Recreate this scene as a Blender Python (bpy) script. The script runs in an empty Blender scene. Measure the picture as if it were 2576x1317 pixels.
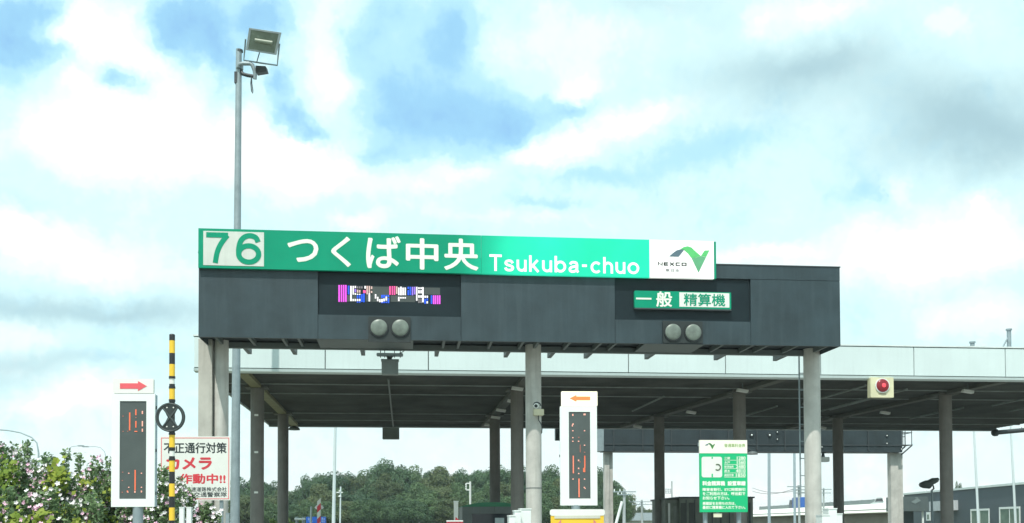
import bpy, math, random
import numpy as np
from mathutils import Vector, Matrix, noise as mnoise

random.seed(7)
SC = bpy.context.scene
COL = SC.collection
R = math.radians

# ------------------------------------------------------------------ camera
W, H = 2576.0, 1317.0            # sighting units: the photograph at 2576 wide
F = 2600.0                       # focal length in those units
HOR = 1325.0                     # horizon row
PITCH, ROLL = R(1.5), -0.004
EYE = Vector((0, 0, 1.5))
PY = HOR - F * math.tan(PITCH)
cam_d = bpy.data.cameras.new('camera')
cam = bpy.data.objects.new('camera', cam_d)
COL.objects.link(cam)
CM = Matrix.Rotation(R(90) + PITCH, 4, 'X') @ Matrix.Rotation(ROLL, 4, 'Z')
cam.matrix_world = Matrix.Translation(EYE) @ CM
cam_d.sensor_width = 36
cam_d.lens = 36 * F / W
cam_d.shift_y = (PY - H / 2) / W
cam_d.clip_start = 0.05
cam_d.clip_end = 5000
SC.camera = cam
RM = CM.to_3x3()


def ray(px, py):
    return RM @ Vector(((px - W / 2) / F, -(py - PY) / F, -1.0))


def at(px, py, Y):
    d = ray(px, py)
    return EYE + d * (Y / d.y)


# ------------------------------------------------------------------ light
YAW = R(6.0)
Tv = Vector((math.cos(YAW), math.sin(YAW), 0))
Nv = Vector((-math.sin(YAW), math.cos(YAW), 0))
sund = (-Nv - 0.40 * Tv + Vector((0, 0, 1.75))).normalized()
sun_d = bpy.data.lights.new('sun', 'SUN')
sun_d.energy = 3.4
sun_d.angle = R(0.6)
sun_d.color = (1.0, 0.955, 0.88)
sun = bpy.data.objects.new('sun', sun_d)
COL.objects.link(sun)
sun.rotation_euler = sund.to_track_quat('Z', 'Y').to_euler()
sun.location = sund * 60

SC.view_settings.view_transform = 'Standard'
SC.view_settings.look = 'None'
SC.view_settings.exposure = 0.31
SC.view_settings.gamma = 1.0

# ------------------------------------------------------------------ sky with clouds
world = bpy.data.worlds.new('World')
SC.world = world
world.use_nodes = True
wt = world.node_tree
wt.nodes.clear()
wn, wl = wt.nodes, wt.links


def WN(t, **kw):
    n = wn.new(t)
    for k, v in kw.items():
        setattr(n, k, v)
    return n


def wmath(op, a, b=None, c=None, clamp=False):
    n = WN('ShaderNodeMath', operation=op, use_clamp=clamp)
    for i, x in enumerate((a, b, c)):
        if x is None:
            continue
        if isinstance(x, (int, float)):
            n.inputs[i].default_value = x
        else:
            wl.new(x, n.inputs[i])
    return n.outputs[0]


def wvec(op, a, b=None, c=None):
    n = WN('ShaderNodeVectorMath', operation=op)
    for i, x in enumerate((a, b, c)):
        if x is None:
            continue
        if isinstance(x, (tuple, list)):
            n.inputs[i].default_value = x
        else:
            wl.new(x, n.inputs[i])
    return n


def azel(px, py):
    d = ray(px, py).normalized()
    return math.atan2(d.x, d.y), math.asin(d.z)


tc = WN('ShaderNodeTexCoord')
DIR = tc.outputs['Generated']
sep = WN('ShaderNodeSeparateXYZ')
wl.new(DIR, sep.inputs[0])
az = wmath('ARCTAN2', sep.outputs[0], sep.outputs[1])
el = wmath('ARCSINE', sep.outputs[2])
cmb = WN('ShaderNodeCombineXYZ')
wl.new(az, cmb.inputs[0])
wl.new(el, cmb.inputs[1])
AE = cmb.outputs[0]


def wnoise(scale, detail, rough, seed, src=None):
    n = WN('ShaderNodeTexNoise', noise_dimensions='3D')
    n.inputs['Scale'].default_value = scale
    n.inputs['Detail'].default_value = detail
    n.inputs['Roughness'].default_value = rough
    v = wvec('ADD', src or AE, (seed, seed * 1.7, seed * 0.6))
    wl.new(v.outputs[0], n.inputs['Vector'])
    return n


# warp the coordinates so that every cloud edge breaks up
w1 = wnoise(9, 6, 0.62, 3.1)
w2 = wnoise(34, 7, 0.62, 8.4)
wa = wvec('SUBTRACT', w1.outputs['Color'], (0.5, 0.5, 0.5))
wb = wvec('SUBTRACT', w2.outputs['Color'], (0.5, 0.5, 0.5))
wc = wvec('MULTIPLY_ADD', wa.outputs[0], (0.085, 0.06, 0), AE)
wd = wvec('MULTIPLY_ADD', wb.outputs[0], (0.022, 0.02, 0), wc.outputs[0])
w3 = wnoise(95, 6, 0.6, 5.2)
wg = wvec('SUBTRACT', w3.outputs['Color'], (0.5, 0.5, 0.5))
wh = wvec('MULTIPLY_ADD', wg.outputs[0], (0.009, 0.008, 0), wd.outputs[0])
P = wh.outputs[0]


def blob_field(blobs, base):
    acc = base
    for (bx, by, rx, ry, amp) in blobs:
        a, e = azel(bx, by)
        sx, sy = F / rx, F / ry
        v = wvec('MULTIPLY_ADD', P, (sx, sy, 0), (-a * sx, -e * sy, 0))
        q = wvec('DOT_PRODUCT', v.outputs[0], v.outputs[0])
        g = wmath('POWER', 0.3679, q.outputs['Value'])
        acc = wmath('MULTIPLY_ADD', g, amp, acc)
    return acc


CLOUDS = [
    # open blue between the clouds
    (0, 85, 85, 70, -0.708), (70, 15, 70, 35, -0.425), (125, 135, 60, 25, -0.425), (450, 80, 65, 75, -0.566),
    (560, 120, 50, 90, -0.614), (670, 45, 60, 60, -0.708), (500, 20, 60, 40, -0.283), (310, 205, 50, 24, -0.566), (700, 215, 34, 24, -0.472),
    (715, 290, 50, 34, -0.614), (790, 325, 46, 26, -0.614), (930, 90, 70, 70, -0.340), (1150, 95, 75, 85, -0.590),
    (1010, 260, 110, 95, -0.472), (1140, 300, 120, 80, -0.496), (1285, 300, 80, 60, -0.496), (1430, 268, 70, 26, -0.448),
    (960, 390, 70, 30, -0.330), (1790, 375, 150, 40, -0.264), (1500, 425, 160, 25, -0.236), (2190, 490, 60, 40, -0.302),
    (1390, 515, 110, 16, -0.236), (60, 520, 80, 30, -0.189), (1000, 20, 60, 40, -0.283),
    # bright cumulus
    (165, 60, 80, 55, 0.480), (250, 120, 120, 50, 0.480), (335, 60, 55, 50, 0.320), (400, 155, 60, 30, 0.400),
    (200, 205, 40, 22, 0.320), (530, 185, 38, 40, 0.400), (440, 235, 60, 50, 0.360), (300, 285, 130, 60, 0.480),
    (620, 310, 60, 50, 0.560), (120, 345, 90, 45, 0.400), (400, 390, 350, 80, 0.480), (800, 420, 110, 60, 0.560),
    (725, 365, 50, 40, 0.480), (830, 110, 55, 110, 0.280), (860, 220, 60, 60, 0.320), (60, 575, 90, 60, 0.400),
    (200, 620, 220, 60, 0.400), (885, 560, 60, 25, 0.400), (1325, 385, 75, 28, 0.600), (1445, 345, 75, 30, 0.480),
    (1570, 302, 95, 30, 0.42), (1660, 278, 80, 26, 0.3), (1160, 435, 95, 26, 0.400), (1060, 480, 110, 26, 0.280), (1450, 215, 60, 26, 0.400), (1440, 110, 190, 80, 0.300),
    (2050, 25, 130, 40, 0.360), (2410, 40, 60, 25, 0.240), (1890, 60, 45, 40, 0.240), (2280, 610, 170, 70, 0.640),
    (2235, 470, 30, 34, 0.400), (2500, 620, 100, 50, 0.480), (2480, 525, 50, 30, 0.320), (1900, 630, 140, 22, 0.400),
    (1950, 700, 220, 60, 0.280), (2450, 800, 160, 50, 0.320), (260, 1000, 110, 40, 0.400), (50, 850, 100, 30, 0.280),
    (100, 1015, 70, 22, 0.240), (300, 690, 250, 35, 0.240), (1250, 545, 300, 25, 0.160),
]
SHADE = [
    (120, 785, 250, 34, .7), (400, 805, 130, 36, .45), (60, 925, 130, 34, .5), (260, 920, 110, 20, .25),
    (1960, 200, 250, 72, .6), (2090, 170, 150, 40, .4), (2400, 290, 170, 85, .85), (2560, 370, 140, 70, .7), (2230, 250, 200, 60, .2),
    (1640, 10, 160, 30, .35), (1760, 70, 70, 34, .2), (2250, 380, 150, 70, .18), (40, 510, 60, 20, .2), (0, 640, 60, 20, .3),
    (420, 490, 200, 18, .12),
]
fine = wnoise(17, 8, 0.6, 1.3)
fn = wmath('SUBTRACT', fine.outputs['Fac'], 0.5)
dens = blob_field(CLOUDS, 0.54)
dens = wmath('MULTIPLY_ADD', fn, 0.55, dens)
low = WN('ShaderNodeMapRange')            # haze whitens the sky towards the horizon
wl.new(el, low.inputs['Value'])
low.inputs['From Min'].default_value = 0.16
low.inputs['From Max'].default_value = 0.03
low.inputs['To Min'].default_value = 0.0
low.inputs['To Max'].default_value = 0.32
fine2 = wnoise(46, 8, 0.66, 7.7, wd.outputs[0])
dens = wmath('MULTIPLY_ADD', wmath('SUBTRACT', fine2.outputs['Fac'], 0.5), 0.34, dens)
dens = wmath('ADD', dens, low.outputs[0])
dens = wmath('MULTIPLY_ADD', dens, 1 / 1.35, .35 / 1.35, clamp=True)
shade = wmath('MULTIPLY_ADD', fn, 0.10, blob_field(SHADE, 0.0), clamp=True)

sky = WN('ShaderNodeTexSky')
sky.sky_type = 'NISHITA'
sky.sun_disc = False
sky.sun_elevation = math.asin(sund.z)
sky.sun_rotation = math.atan2(sund.x, sund.y)
sky.air_density = 1.0
sky.dust_density = 1.5
sky.ozone_density = 1.2

K = 1 / 0.1                                # cloud radiances are written for background strength 0.1
ramp = WN('ShaderNodeValToRGB')
cr = ramp.color_ramp
cr.interpolation = 'EASE'
stops = [(0.0, (.25, .50, .81)), (.26, (.32, .62, .85)), (.48, (.44, .75, .88)), (.69, (.64, .88, .895)), (.84, (.77, .90, .90)), (1.0, (.94, .95, .94))]
while len(cr.elements) < len(stops):
    cr.elements.new(0.5)
for e, (p, c) in zip(cr.elements, stops):
    e.position = p
    e.color = (*c, 1)
wl.new(dens, ramp.inputs[0])
cloud = wvec('MULTIPLY', ramp.outputs[0], (1.02 * K,) * 3)
veil = WN('ShaderNodeMapRange')            # even the blue is seen through thin bright air
wl.new(dens, veil.inputs['Value'])
veil.inputs['To Min'].default_value = 0.82
veil.inputs['To Max'].default_value = 1.0
mx = WN('ShaderNodeMix', data_type='RGBA')
wl.new(veil.outputs[0], mx.inputs['Factor'])
wl.new(sky.outputs[0], mx.inputs[6])
wl.new(cloud.outputs[0], mx.inputs[7])
mg = WN('ShaderNodeMix', data_type='RGBA')
wl.new(shade, mg.inputs['Factor'])
wl.new(mx.outputs[2], mg.inputs[6])
mg.inputs[7].default_value = (.36 * K, .54 * K, .60 * K, 1)
bg = WN('ShaderNodeBackground')
bg.inputs['Strength'].default_value = 0.1
wl.new(mg.outputs[2], bg.inputs[0])
wo = WN('ShaderNodeOutputWorld')
wl.new(bg.outputs[0], wo.inputs[0])
world.cycles.sampling_method = 'MANUAL'
world.cycles.sample_map_resolution = 512

# ------------------------------------------------------------------ materials
_mats = {}


def M(name, col, rough=.55, metal=0.0, var=.12, scale=2.5, bump=0.0, bscale=40, emit=None, estr=0.0, streak=0.0, grime=None, spec=.5, trans=0.0):
    if name in _mats:
        return _mats[name]
    m = bpy.data.materials.new(name)
    m.use_nodes = True
    nt = m.node_tree
    n, l = nt.nodes, nt.links
    b = n['Principled BSDF']
    b.inputs['Roughness'].default_value = rough
    b.inputs['Metallic'].default_value = metal
    b.inputs['Specular IOR Level'].default_value = spec
    t = n.new('ShaderNodeTexCoord')
    nz = n.new('ShaderNodeTexNoise')
    nz.inputs['Scale'].default_value = scale
    nz.inputs['Detail'].default_value = 7
    nz.inputs['Roughness'].default_value = .62
    l.new(t.outputs['Object'], nz.inputs['Vector'])
    mr = n.new('ShaderNodeMapRange')
    mr.inputs['From Min'].default_value = .3
    mr.inputs['From Max'].default_value = .7
    mr.inputs['To Min'].default_value = 1 - var
    mr.inputs['To Max'].default_value = 1 + var
    l.new(nz.outputs['Fac'], mr.inputs['Value'])
    hs = n.new('ShaderNodeVectorMath')
    hs.operation = 'SCALE'
    hs.inputs[0].default_value = col
    l.new(mr.outputs[0], hs.inputs['Scale'])
    out = hs.outputs[0]
    if streak:                                   # weather streaks running down the face
        mp = n.new('ShaderNodeMapping')
        mp.inputs['Scale'].default_value = (7, 7, .5)
        l.new(t.outputs['Object'], mp.inputs['Vector'])
        s = n.new('ShaderNodeTexNoise')
        s.inputs['Scale'].default_value = 1.6
        s.inputs['Detail'].default_value = 6
        l.new(mp.outputs[0], s.inputs['Vector'])
        sr = n.new('ShaderNodeMapRange')
        sr.inputs['From Min'].default_value = .48
        sr.inputs['From Max'].default_value = .72
        sr.inputs['To Max'].default_value = streak
        l.new(s.outputs['Fac'], sr.inputs['Value'])
        mm = n.new('ShaderNodeMix')
        mm.data_type = 'RGBA'
        l.new(sr.outputs[0], mm.inputs['Factor'])
        l.new(out, mm.inputs[6])
        mm.inputs[7].default_value = (*(grime or (.12, .11, .09)), 1)
        out = mm.outputs[2]
    l.new(out, b.inputs['Base Color'])
    rr = n.new('ShaderNodeMapRange')
    rr.inputs['To Min'].default_value = max(.04, rough - .12)
    rr.inputs['To Max'].default_value = min(1, rough + .12)
    l.new(nz.outputs['Fac'], rr.inputs['Value'])
    l.new(rr.outputs[0], b.inputs['Roughness'])
    if bump:
        bn = n.new('ShaderNodeTexNoise')
        bn.inputs['Scale'].default_value = bscale
        bn.inputs['Detail'].default_value = 4
        l.new(t.outputs['Object'], bn.inputs['Vector'])
        bp = n.new('ShaderNodeBump')
        bp.inputs['Strength'].default_value = bump
        bp.inputs['Distance'].default_value = .02
        l.new(bn.outputs['Fac'], bp.inputs['Height'])
        l.new(bp.outputs[0], b.inputs['Normal'])
    if emit:
        b.inputs['Emission Color'].default_value = (*emit, 1)
        b.inputs['Emission Strength'].default_value = estr
    if trans:
        b.inputs['Transmission Weight'].default_value = trans
    _mats[name] = m
    return m


def leaf_mat(name, c_dark, c_light, scale, sub=0.25):
    if name in _mats:
        return _mats[name]
    m = bpy.data.materials.new(name)
    m.use_nodes = True
    n, l = m.node_tree.nodes, m.node_tree.links
    b = n['Principled BSDF']
    b.inputs['Roughness'].default_value = .6
    b.inputs['Specular IOR Level'].default_value = .3
    t = n.new('ShaderNodeTexCoord')
    oi = n.new('ShaderNodeObjectInfo')
    ad = n.new('ShaderNodeVectorMath')
    ad.operation = 'ADD'
    l.new(t.outputs['Object'], ad.inputs[0])
    l.new(oi.outputs['Random'], ad.inputs[1])
    nz = n.new('ShaderNodeTexNoise')
    nz.inputs['Scale'].default_value = scale
    nz.inputs['Detail'].default_value = 3
    l.new(ad.outputs[0], nz.inputs['Vector'])
    wn_ = n.new('ShaderNodeTexWhiteNoise')
    g = n.new('ShaderNodeNewGeometry')
    l.new(g.outputs['Random Per Island'], wn_.inputs['Vector'])
    ma = n.new('ShaderNodeMath')
    ma.operation = 'MULTIPLY_ADD'
    l.new(g.outputs['Random Per Island'], ma.inputs[0])
    ma.inputs[1].default_value = .55
    l.new(nz.outputs['Fac'], ma.inputs[2])
    mb = n.new('ShaderNodeMath')
    mb.operation = 'MULTIPLY_ADD'
    l.new(oi.outputs['Random'], mb.inputs[0])
    mb.inputs[1].default_value = .5
    l.new(ma.outputs[0], mb.inputs[2])
    mr = n.new('ShaderNodeMapRange')
    mr.inputs['From Min'].default_value = .5
    mr.inputs['From Max'].default_value = 1.35
    l.new(mb.outputs[0], mr.inputs['Value'])
    mx_ = n.new('ShaderNodeMix')
    mx_.data_type = 'RGBA'
    l.new(mr.outputs[0], mx_.inputs['Factor'])
    mx_.inputs[6].default_value = (*c_dark, 1)
    mx_.inputs[7].default_value = (*c_light, 1)
    l.new(mx_.outputs[2], b.inputs['Base Color'])
    tr = n.new('ShaderNodeBsdfTranslucent')
    l.new(mx_.outputs[2], tr.inputs['Color'])
    ms = n.new('ShaderNodeMixShader')
    ms.inputs[0].default_value = sub
    l.new(b.outputs[0], ms.inputs[1])
    l.new(tr.outputs[0], ms.inputs[2])
    l.new(ms.outputs[0], n['Material Output'].inputs['Surface'])
    _mats[name] = m
    return m


M_BODY = M('weathered_charcoal_panel', (.023, .042, .051), .5, var=.30, scale=1.3, streak=.38, grime=(.044, .068, .077), bump=.10, bscale=6)
M_BODYD = M('charcoal_inner', (.022, .03, .035), .7)
M_TRIM = M('grey_steel_trim', (.10, .12, .12), .55, streak=.3)
M_RECESS = M('dark_display_glass', (.009, .019, .024), .45, var=.25, scale=1.5, spec=.25)
M_CONC = M('pale_concrete', (.48, .475, .44), .85, var=.18, scale=2.2, streak=.32, grime=(.24, .23, .2), bump=.25, bscale=60)
M_CONC2 = M('warm_concrete', (.45, .44, .395), .85, var=.12, scale=3, streak=.3, grime=(.2, .19, .16), bump=.25, bscale=60)
M_SIGNG = M('green_sign_sheeting', (.0, .275, .155), .5, var=.07, scale=1.5, streak=.10, grime=(.01, .21, .13), spec=.2)
M_SIGNB = M('glare_green_sign_panel', (.004, .50, .29), .45, var=.08, scale=1.2, spec=.2, emit=(.02, .85, .50), estr=.24)  # sheeting with glare put in as a faint glow
def glare_sheet():  # sun glare painted as emission, growing towards the right half
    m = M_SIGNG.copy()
    m.name = 'glare_green_sheeting'
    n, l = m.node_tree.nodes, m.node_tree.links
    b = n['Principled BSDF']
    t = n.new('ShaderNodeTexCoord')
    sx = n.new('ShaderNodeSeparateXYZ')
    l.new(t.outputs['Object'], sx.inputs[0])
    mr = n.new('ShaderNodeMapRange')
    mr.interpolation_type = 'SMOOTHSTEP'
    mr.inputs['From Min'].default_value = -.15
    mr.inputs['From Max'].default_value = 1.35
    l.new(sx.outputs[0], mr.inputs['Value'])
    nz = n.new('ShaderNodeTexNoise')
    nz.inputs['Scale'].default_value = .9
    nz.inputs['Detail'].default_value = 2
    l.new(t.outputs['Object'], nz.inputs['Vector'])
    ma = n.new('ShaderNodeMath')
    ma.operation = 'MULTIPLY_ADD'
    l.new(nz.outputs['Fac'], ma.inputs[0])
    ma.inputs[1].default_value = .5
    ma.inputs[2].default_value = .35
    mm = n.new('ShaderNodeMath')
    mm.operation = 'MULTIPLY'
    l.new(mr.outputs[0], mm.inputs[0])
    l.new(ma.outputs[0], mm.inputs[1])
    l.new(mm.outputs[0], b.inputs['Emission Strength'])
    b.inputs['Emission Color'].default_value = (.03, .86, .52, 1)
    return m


M_SIGNB = glare_sheet()
M_WHITE = M('white_sign_sheeting', (.72, .73, .68), .5, var=.04)
M_WHITEGLARE = M('glare_white_sign_panel', (.80, .80, .78), .5, var=.02, emit=(1, 1, .97), estr=.3)  # overexposed white: the glare is added as emission
M_CREAM = M('cream_lettering', (.80, .82, .72), .5, var=.03)
M_GALV = M('galvanised_steel', (.27, .33, .35), .5, metal=.25, var=.15, scale=4, streak=.2, grime=(.17, .2, .21))
M_DARKSTEEL = M('dark_steel', (.045, .055, .06), .55, metal=.2)
M_FASCIA = M('white_fascia_panel', (.58, .67, .665), .5, var=.05, scale=.5, streak=.16, grime=(.44, .50, .50), spec=.3)
M_LINE = M('dark_joint', (.07, .085, .085), .7)
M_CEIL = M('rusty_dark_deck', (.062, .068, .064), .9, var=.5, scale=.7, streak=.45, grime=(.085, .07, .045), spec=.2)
M_BEAM = M('olive_grey_beam', (.085, .088, .076), .75, var=.25, streak=.3)
M_PURL = M('pale_purlin', (.22, .25, .24), .7, var=.25)
M_COLD = M('brown_grey_painted_column', (.165, .158, .143), .7, var=.18, scale=2, streak=.3, grime=(.1, .09, .075))
M_CAB = M('white_painted_cabinet', (.74, .78, .76), .38, var=.03, streak=.06, grime=(.5, .52, .5))
M_CABS = M('cabinet_side_shaded', (.30, .40, .44), .45, var=.05)  # side of the white cabinet, its bluish shade painted into the colour
M_SCREEN = M('grey_led_screen', (.068, .085, .082), .45, var=.12, scale=5)
M_BLACK = M('black_paint', (.018, .02, .022), .4)
M_YEL = M('yellow_reflective', (.78, .50, .035), .42, var=.08)
M_RED = M('red_sign_paint', (.62, .045, .06), .45)
M_REDL = M('washed_red_paint', (.70, .10, .12), .45)
M_ORANGE = M('orange_arrow', (.85, .22, .06), .45, emit=(1, .28, .1), estr=.15)
M_LED = M('led_orange', (.5, .08, .03), .5, emit=(1, .25, .12), estr=.6)
M_LEDP = M('led_pale', (.5, .2, .15), .5, emit=(1, .55, .42), estr=.7)
M_LEDD = M('led_dim', (.2, .07, .05), .5, emit=(.6, .24, .18), estr=.35)
M_TEXTK = M('black_lettering', (.02, .03, .032), .5)


# ------------------------------------------------------------------ mesh building
class B:
    """collects shapes; .mesh() gives one mesh (local coordinates)"""

    def __init__(s):
        s.v, s.f, s.mi, s.sm = [], [], [], []
        s.cur = 0

    def add(s, vs, fs, smooth=False):
        o = len(s.v)
        s.v += [tuple(p) for p in vs]
        for f in fs:
            s.f.append([i + o for i in f])
            s.mi.append(s.cur)
            s.sm.append(smooth)
        return s

    def box(s, x0, x1, y0, y1, z0, z1, ch=0.0):
        x0, x1 = sorted((x0, x1)); y0, y1 = sorted((y0, y1)); z0, z1 = sorted((z0, z1))
        if ch:                              # chamfered vertical/horizontal front edges
            c = ch
            pts = [(x0 + c, z0), (x1 - c, z0), (x1, z0 + c), (x1, z1 - c), (x1 - c, z1), (x0 + c, z1), (x0, z1 - c), (x0, z0 + c)]
            return s.prism(pts, y0, y1)
        v = [(x0, y0, z0), (x1, y0, z0), (x1, y1, z0), (x0, y1, z0), (x0, y0, z1), (x1, y0, z1), (x1, y1, z1), (x0, y1, z1)]
        return s.add(v, [(0, 3, 2, 1), (4, 5, 6, 7), (0, 1, 5, 4), (1, 2, 6, 5), (2, 3, 7, 6), (3, 0, 4, 7)])

    def hexa(s, v):
        return s.add(v, [(0, 3, 2, 1), (4, 5, 6, 7), (0, 1, 5, 4), (1, 2, 6, 5), (2, 3, 7, 6), (3, 0, 4, 7)])

    def prism(s, pts, y0, y1):
        """polygon in x,z (counter-clockwise seen from -y) given depth"""
        n = len(pts)
        v = [(p[0], y0, p[1]) for p in pts] + [(p[0], y1, p[1]) for p in pts]
        fs = [tuple(range(n)), tuple(range(2 * n - 1, n - 1, -1))]
        for i in range(n):
            j = (i + 1) % n
            fs.append((j, i, n + i, n + j))
        return s.add(v, fs)

    def cyl(s, a, b, r0, r1=None, seg=16, caps=True, smooth=True):
        a, b = Vector(a), Vector(b)
        r1 = r0 if r1 is None else r1
        d = (b - a).normalized()
        up = Vector((0, 0, 1)) if abs(d.z) < .95 else Vector((1, 0, 0))
        x = d.cross(up).normalized()
        y = d.cross(x)
        v = []
        for (c, r) in ((a, r0), (b, r1)):
            for i in range(seg):
                t = 2 * math.pi * i / seg
                v.append(c + x * (r * math.cos(t)) + y * (r * math.sin(t)))
        s.add(v, [(i, (i + 1) % seg, seg + (i + 1) % seg, seg + i) for i in range(seg)], smooth)
        if caps:
            s.add(v, [tuple(range(seg - 1, -1, -1)), tuple(range(seg, 2 * seg))])
        return s

    def tube(s, pts, r, seg=8):
        pts = [Vector(p) for p in pts]
        rs = r if isinstance(r, (list, tuple)) else [r] * len(pts)
        v = []
        x = None
        for i, p in enumerate(pts):
            d = (pts[min(i + 1, len(pts) - 1)] - pts[max(i - 1, 0)]).normalized()
            if x is None:
                up = Vector((0, 0, 1)) if abs(d.z) < .9 else Vector((1, 0, 0))
                x = d.cross(up).normalized()
            x = (x - d * x.dot(d)).normalized()
            y = d.cross(x)
            for k in range(seg):
                t = 2 * math.pi * k / seg
                v.append(p + x * (rs[i] * math.cos(t)) + y * (rs[i] * math.sin(t)))
        fs = []
        for i in range(len(pts) - 1):
            for k in range(seg):
                a, b = i * seg + k, i * seg + (k + 1) % seg
                fs.append((a, b, b + seg, a + seg))
        s.add(v, fs, True)
        s.add(v, [tuple(range(seg - 1, -1, -1)), tuple(range((len(pts) - 1) * seg, len(pts) * seg))])
        return s

    def dome(s, c, r, axis=(0, -1, 0), h=.5, seg=20, rings=5):
        """shallow dome on a circle, bulging along axis"""
        c, d = Vector(c), Vector(axis).normalized()
        up = Vector((0, 0, 1)) if abs(d.z) < .9 else Vector((1, 0, 0))
        x = d.cross(up).normalized()
        y = d.cross(x)
        v = []
        for j in range(rings):
            t = j / rings * math.pi / 2
            for i in range(seg):
                a = 2 * math.pi * i / seg
                v.append(c + (x * math.cos(a) + y * math.sin(a)) * (r * math.cos(t)) + d * (r * h * math.sin(t)))
        v.append(c + d * (r * h))
        fs = []
        for j in range(rings - 1):
            for i in range(seg):
                fs.append((j * seg + i, j * seg + (i + 1) % seg, (j + 1) * seg + (i + 1) % seg, (j + 1) * seg + i))
        for i in range(seg):
            fs.append(((rings - 1) * seg + i, (rings - 1) * seg + (i + 1) % seg, len(v) - 1))
        s.add(v, fs, True)
        return s

    def mesh(s, name, mats, off=(0, 0, 0)):
        me = bpy.data.meshes.new(name)
        o = Vector(off)
        me.from_pydata([tuple(Vector(p) - o) for p in s.v], [], s.f)
        for m in (mats if isinstance(mats, (list, tuple)) else [mats]):
            me.materials.append(m)
        me.polygons.foreach_set('material_index', s.mi)
        me.polygons.foreach_set('use_smooth', s.sm)
        me.update()
        return me


class Frame:
    """a vertical working frame: u to the right, n away from the viewer, z up"""

    def __init__(s, o, yaw):
        s.o = Vector((o[0], o[1], 0))
        s.yaw = yaw
        s.t = Vector((math.cos(yaw), math.sin(yaw), 0))
        s.n = Vector((-math.sin(yaw), math.cos(yaw), 0))

    def hit(s, px, py, n=0.0):
        d = ray(px, py)
        k = (n - (EYE - s.o).dot(s.n)) / d.dot(s.n)
        p = EYE + d * k
        return (p - s.o).dot(s.t), p.z

    def rect(s, x0, y0, x1, y1, n=0.0):
        u0, z1 = s.hit(x0, y0, n)
        u1, z0 = s.hit(x1, y1, n)
        return u0, u1, z0, z1

    def loc(s, p):
        q = Vector(p) - s.o
        return Vector((q.dot(s.t), q.dot(s.n), q.z))

    def w(s, u, n, z):
        return s.o + s.t * u + s.n * n + Vector((0, 0, z))


WORLDF = Frame((0, 0, 0), 0)


class Thing:
    def __init__(s, name, label, cat, fr=WORLDF, base=(0, 0, 0), group=None, kind=None):
        s.fr, s.base = fr, Vector(base)
        s.o = bpy.data.objects.new(name, None)
        s.o.empty_display_size = .2
        COL.objects.link(s.o)
        s.o.location = fr.w(*base)
        s.o.rotation_euler = (0, 0, fr.yaw)
        s.o['label'] = label
        s.o['category'] = cat
        if group:
            s.o['group'] = group
        if kind:
            s.o['kind'] = kind

    def part(s, name, b, mats, parent=None, label=None, kind=None):
        me = b.mesh(name, mats, s.base) if isinstance(b, B) else b
        o = bpy.data.objects.new(name, me)
        COL.objects.link(o)
        o.parent = parent or s.o
        if label:
            o['label'] = label
        if kind:
            o['kind'] = kind
        return o

    def text(s, name, body, box, n, mat, parent=None, bold=0.0, depth=.006, sx=None):
        u0, u1, z0, z1 = box
        cu = bpy.data.curves.new('t', 'FONT')
        cu.body = body
        cu.resolution_u = 4
        ob = bpy.data.objects.new('t', cu)
        COL.objects.link(ob)
        dg = bpy.context.evaluated_depsgraph_get()
        tm = bpy.data.meshes.new_from_object(ob.evaluated_get(dg))
        co = np.empty(len(tm.vertices) * 3)
        tm.vertices.foreach_get('co', co)
        co = co.reshape(-1, 3)
        mn, mxx = co.min(0) - bold, co.max(0) + bold
        fs = [list(p.vertices) for p in tm.polygons]
        bpy.data.objects.remove(ob)
        bpy.data.curves.remove(cu)
        bpy.data.meshes.remove(tm)
        kx = (u1 - u0) / (mxx[0] - mn[0])
        kz = (z1 - z0) / (mxx[1] - mn[1])
        b = B()
        nv = len(co)
        ed = {}
        for f in fs:
            for i in range(len(f)):
                ed[(f[i], f[(i + 1) % len(f)])] = 1
        side = [(b_, a_, a_ + nv, b_ + nv) for (a_, b_) in ed if (b_, a_) not in ed]
        # heavier strokes: slightly shifted layers of the same lettering, each a hair deeper
        shifts = [(0, 0)] if not bold else [(-bold, 0), (bold, 0), (0, bold), (0, -bold), (-.7 * bold, .7 * bold), (.7 * bold, -.7 * bold)]
        for k, (dx_, dz_) in enumerate(shifts):
            fr = [(u0 + (p[0] + dx_ - mn[0]) * kx, n - depth + k * .0003, z0 + (p[1] + dz_ - mn[1]) * kz) for p in co]
            bk = [(p[0], n - .0001 * k, p[2]) for p in fr]
            b.add(fr + bk, fs + side)
        return s.part(name, b, mat, parent)

    def strokes(s, name, glyphs, box, n, mat, parent=None, w=.2, gap=.2, depth=.006):
        """plain sans lettering of even stroke width, drawn as flat ribbons"""
        u0, u1, z0, z1 = box
        polys = []
        x = 0
        for g in glyphs:
            wd_ = 0
            for line in STROKE[g]:
                polys.append(ribbon([(p[0] + x, p[1]) for p in line], w))
                wd_ = max(wd_, max(p[0] for p in line))
            x += wd_ + (gap - .12 if g == 'T' else gap) + w / 2
        al = [p for q in polys for p in q[0]]
        mnx, mxx = min(p[0] for p in al), max(p[0] for p in al)
        mnz, mxz = min(p[1] for p in al), max(p[1] for p in al)
        b = B()
        for k, (pts, fs) in enumerate(polys):
            fr = [(u0 + (p[0] - mnx) / (mxx - mnx) * (u1 - u0), n - depth + .0003 * (k % 4), z0 + (p[1] - mnz) / (mxz - mnz) * (z1 - z0)) for p in pts]
            bk = [(p[0], n, p[2]) for p in fr]
            m = len(pts)
            b.add(fr + bk, fs + [(f[i] + 0, f[i] + m, f[(i + 1) % 4] + m, f[(i + 1) % 4]) for f in fs for i in (0, 2)])
        return s.part(name, b, mat, parent)


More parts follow.
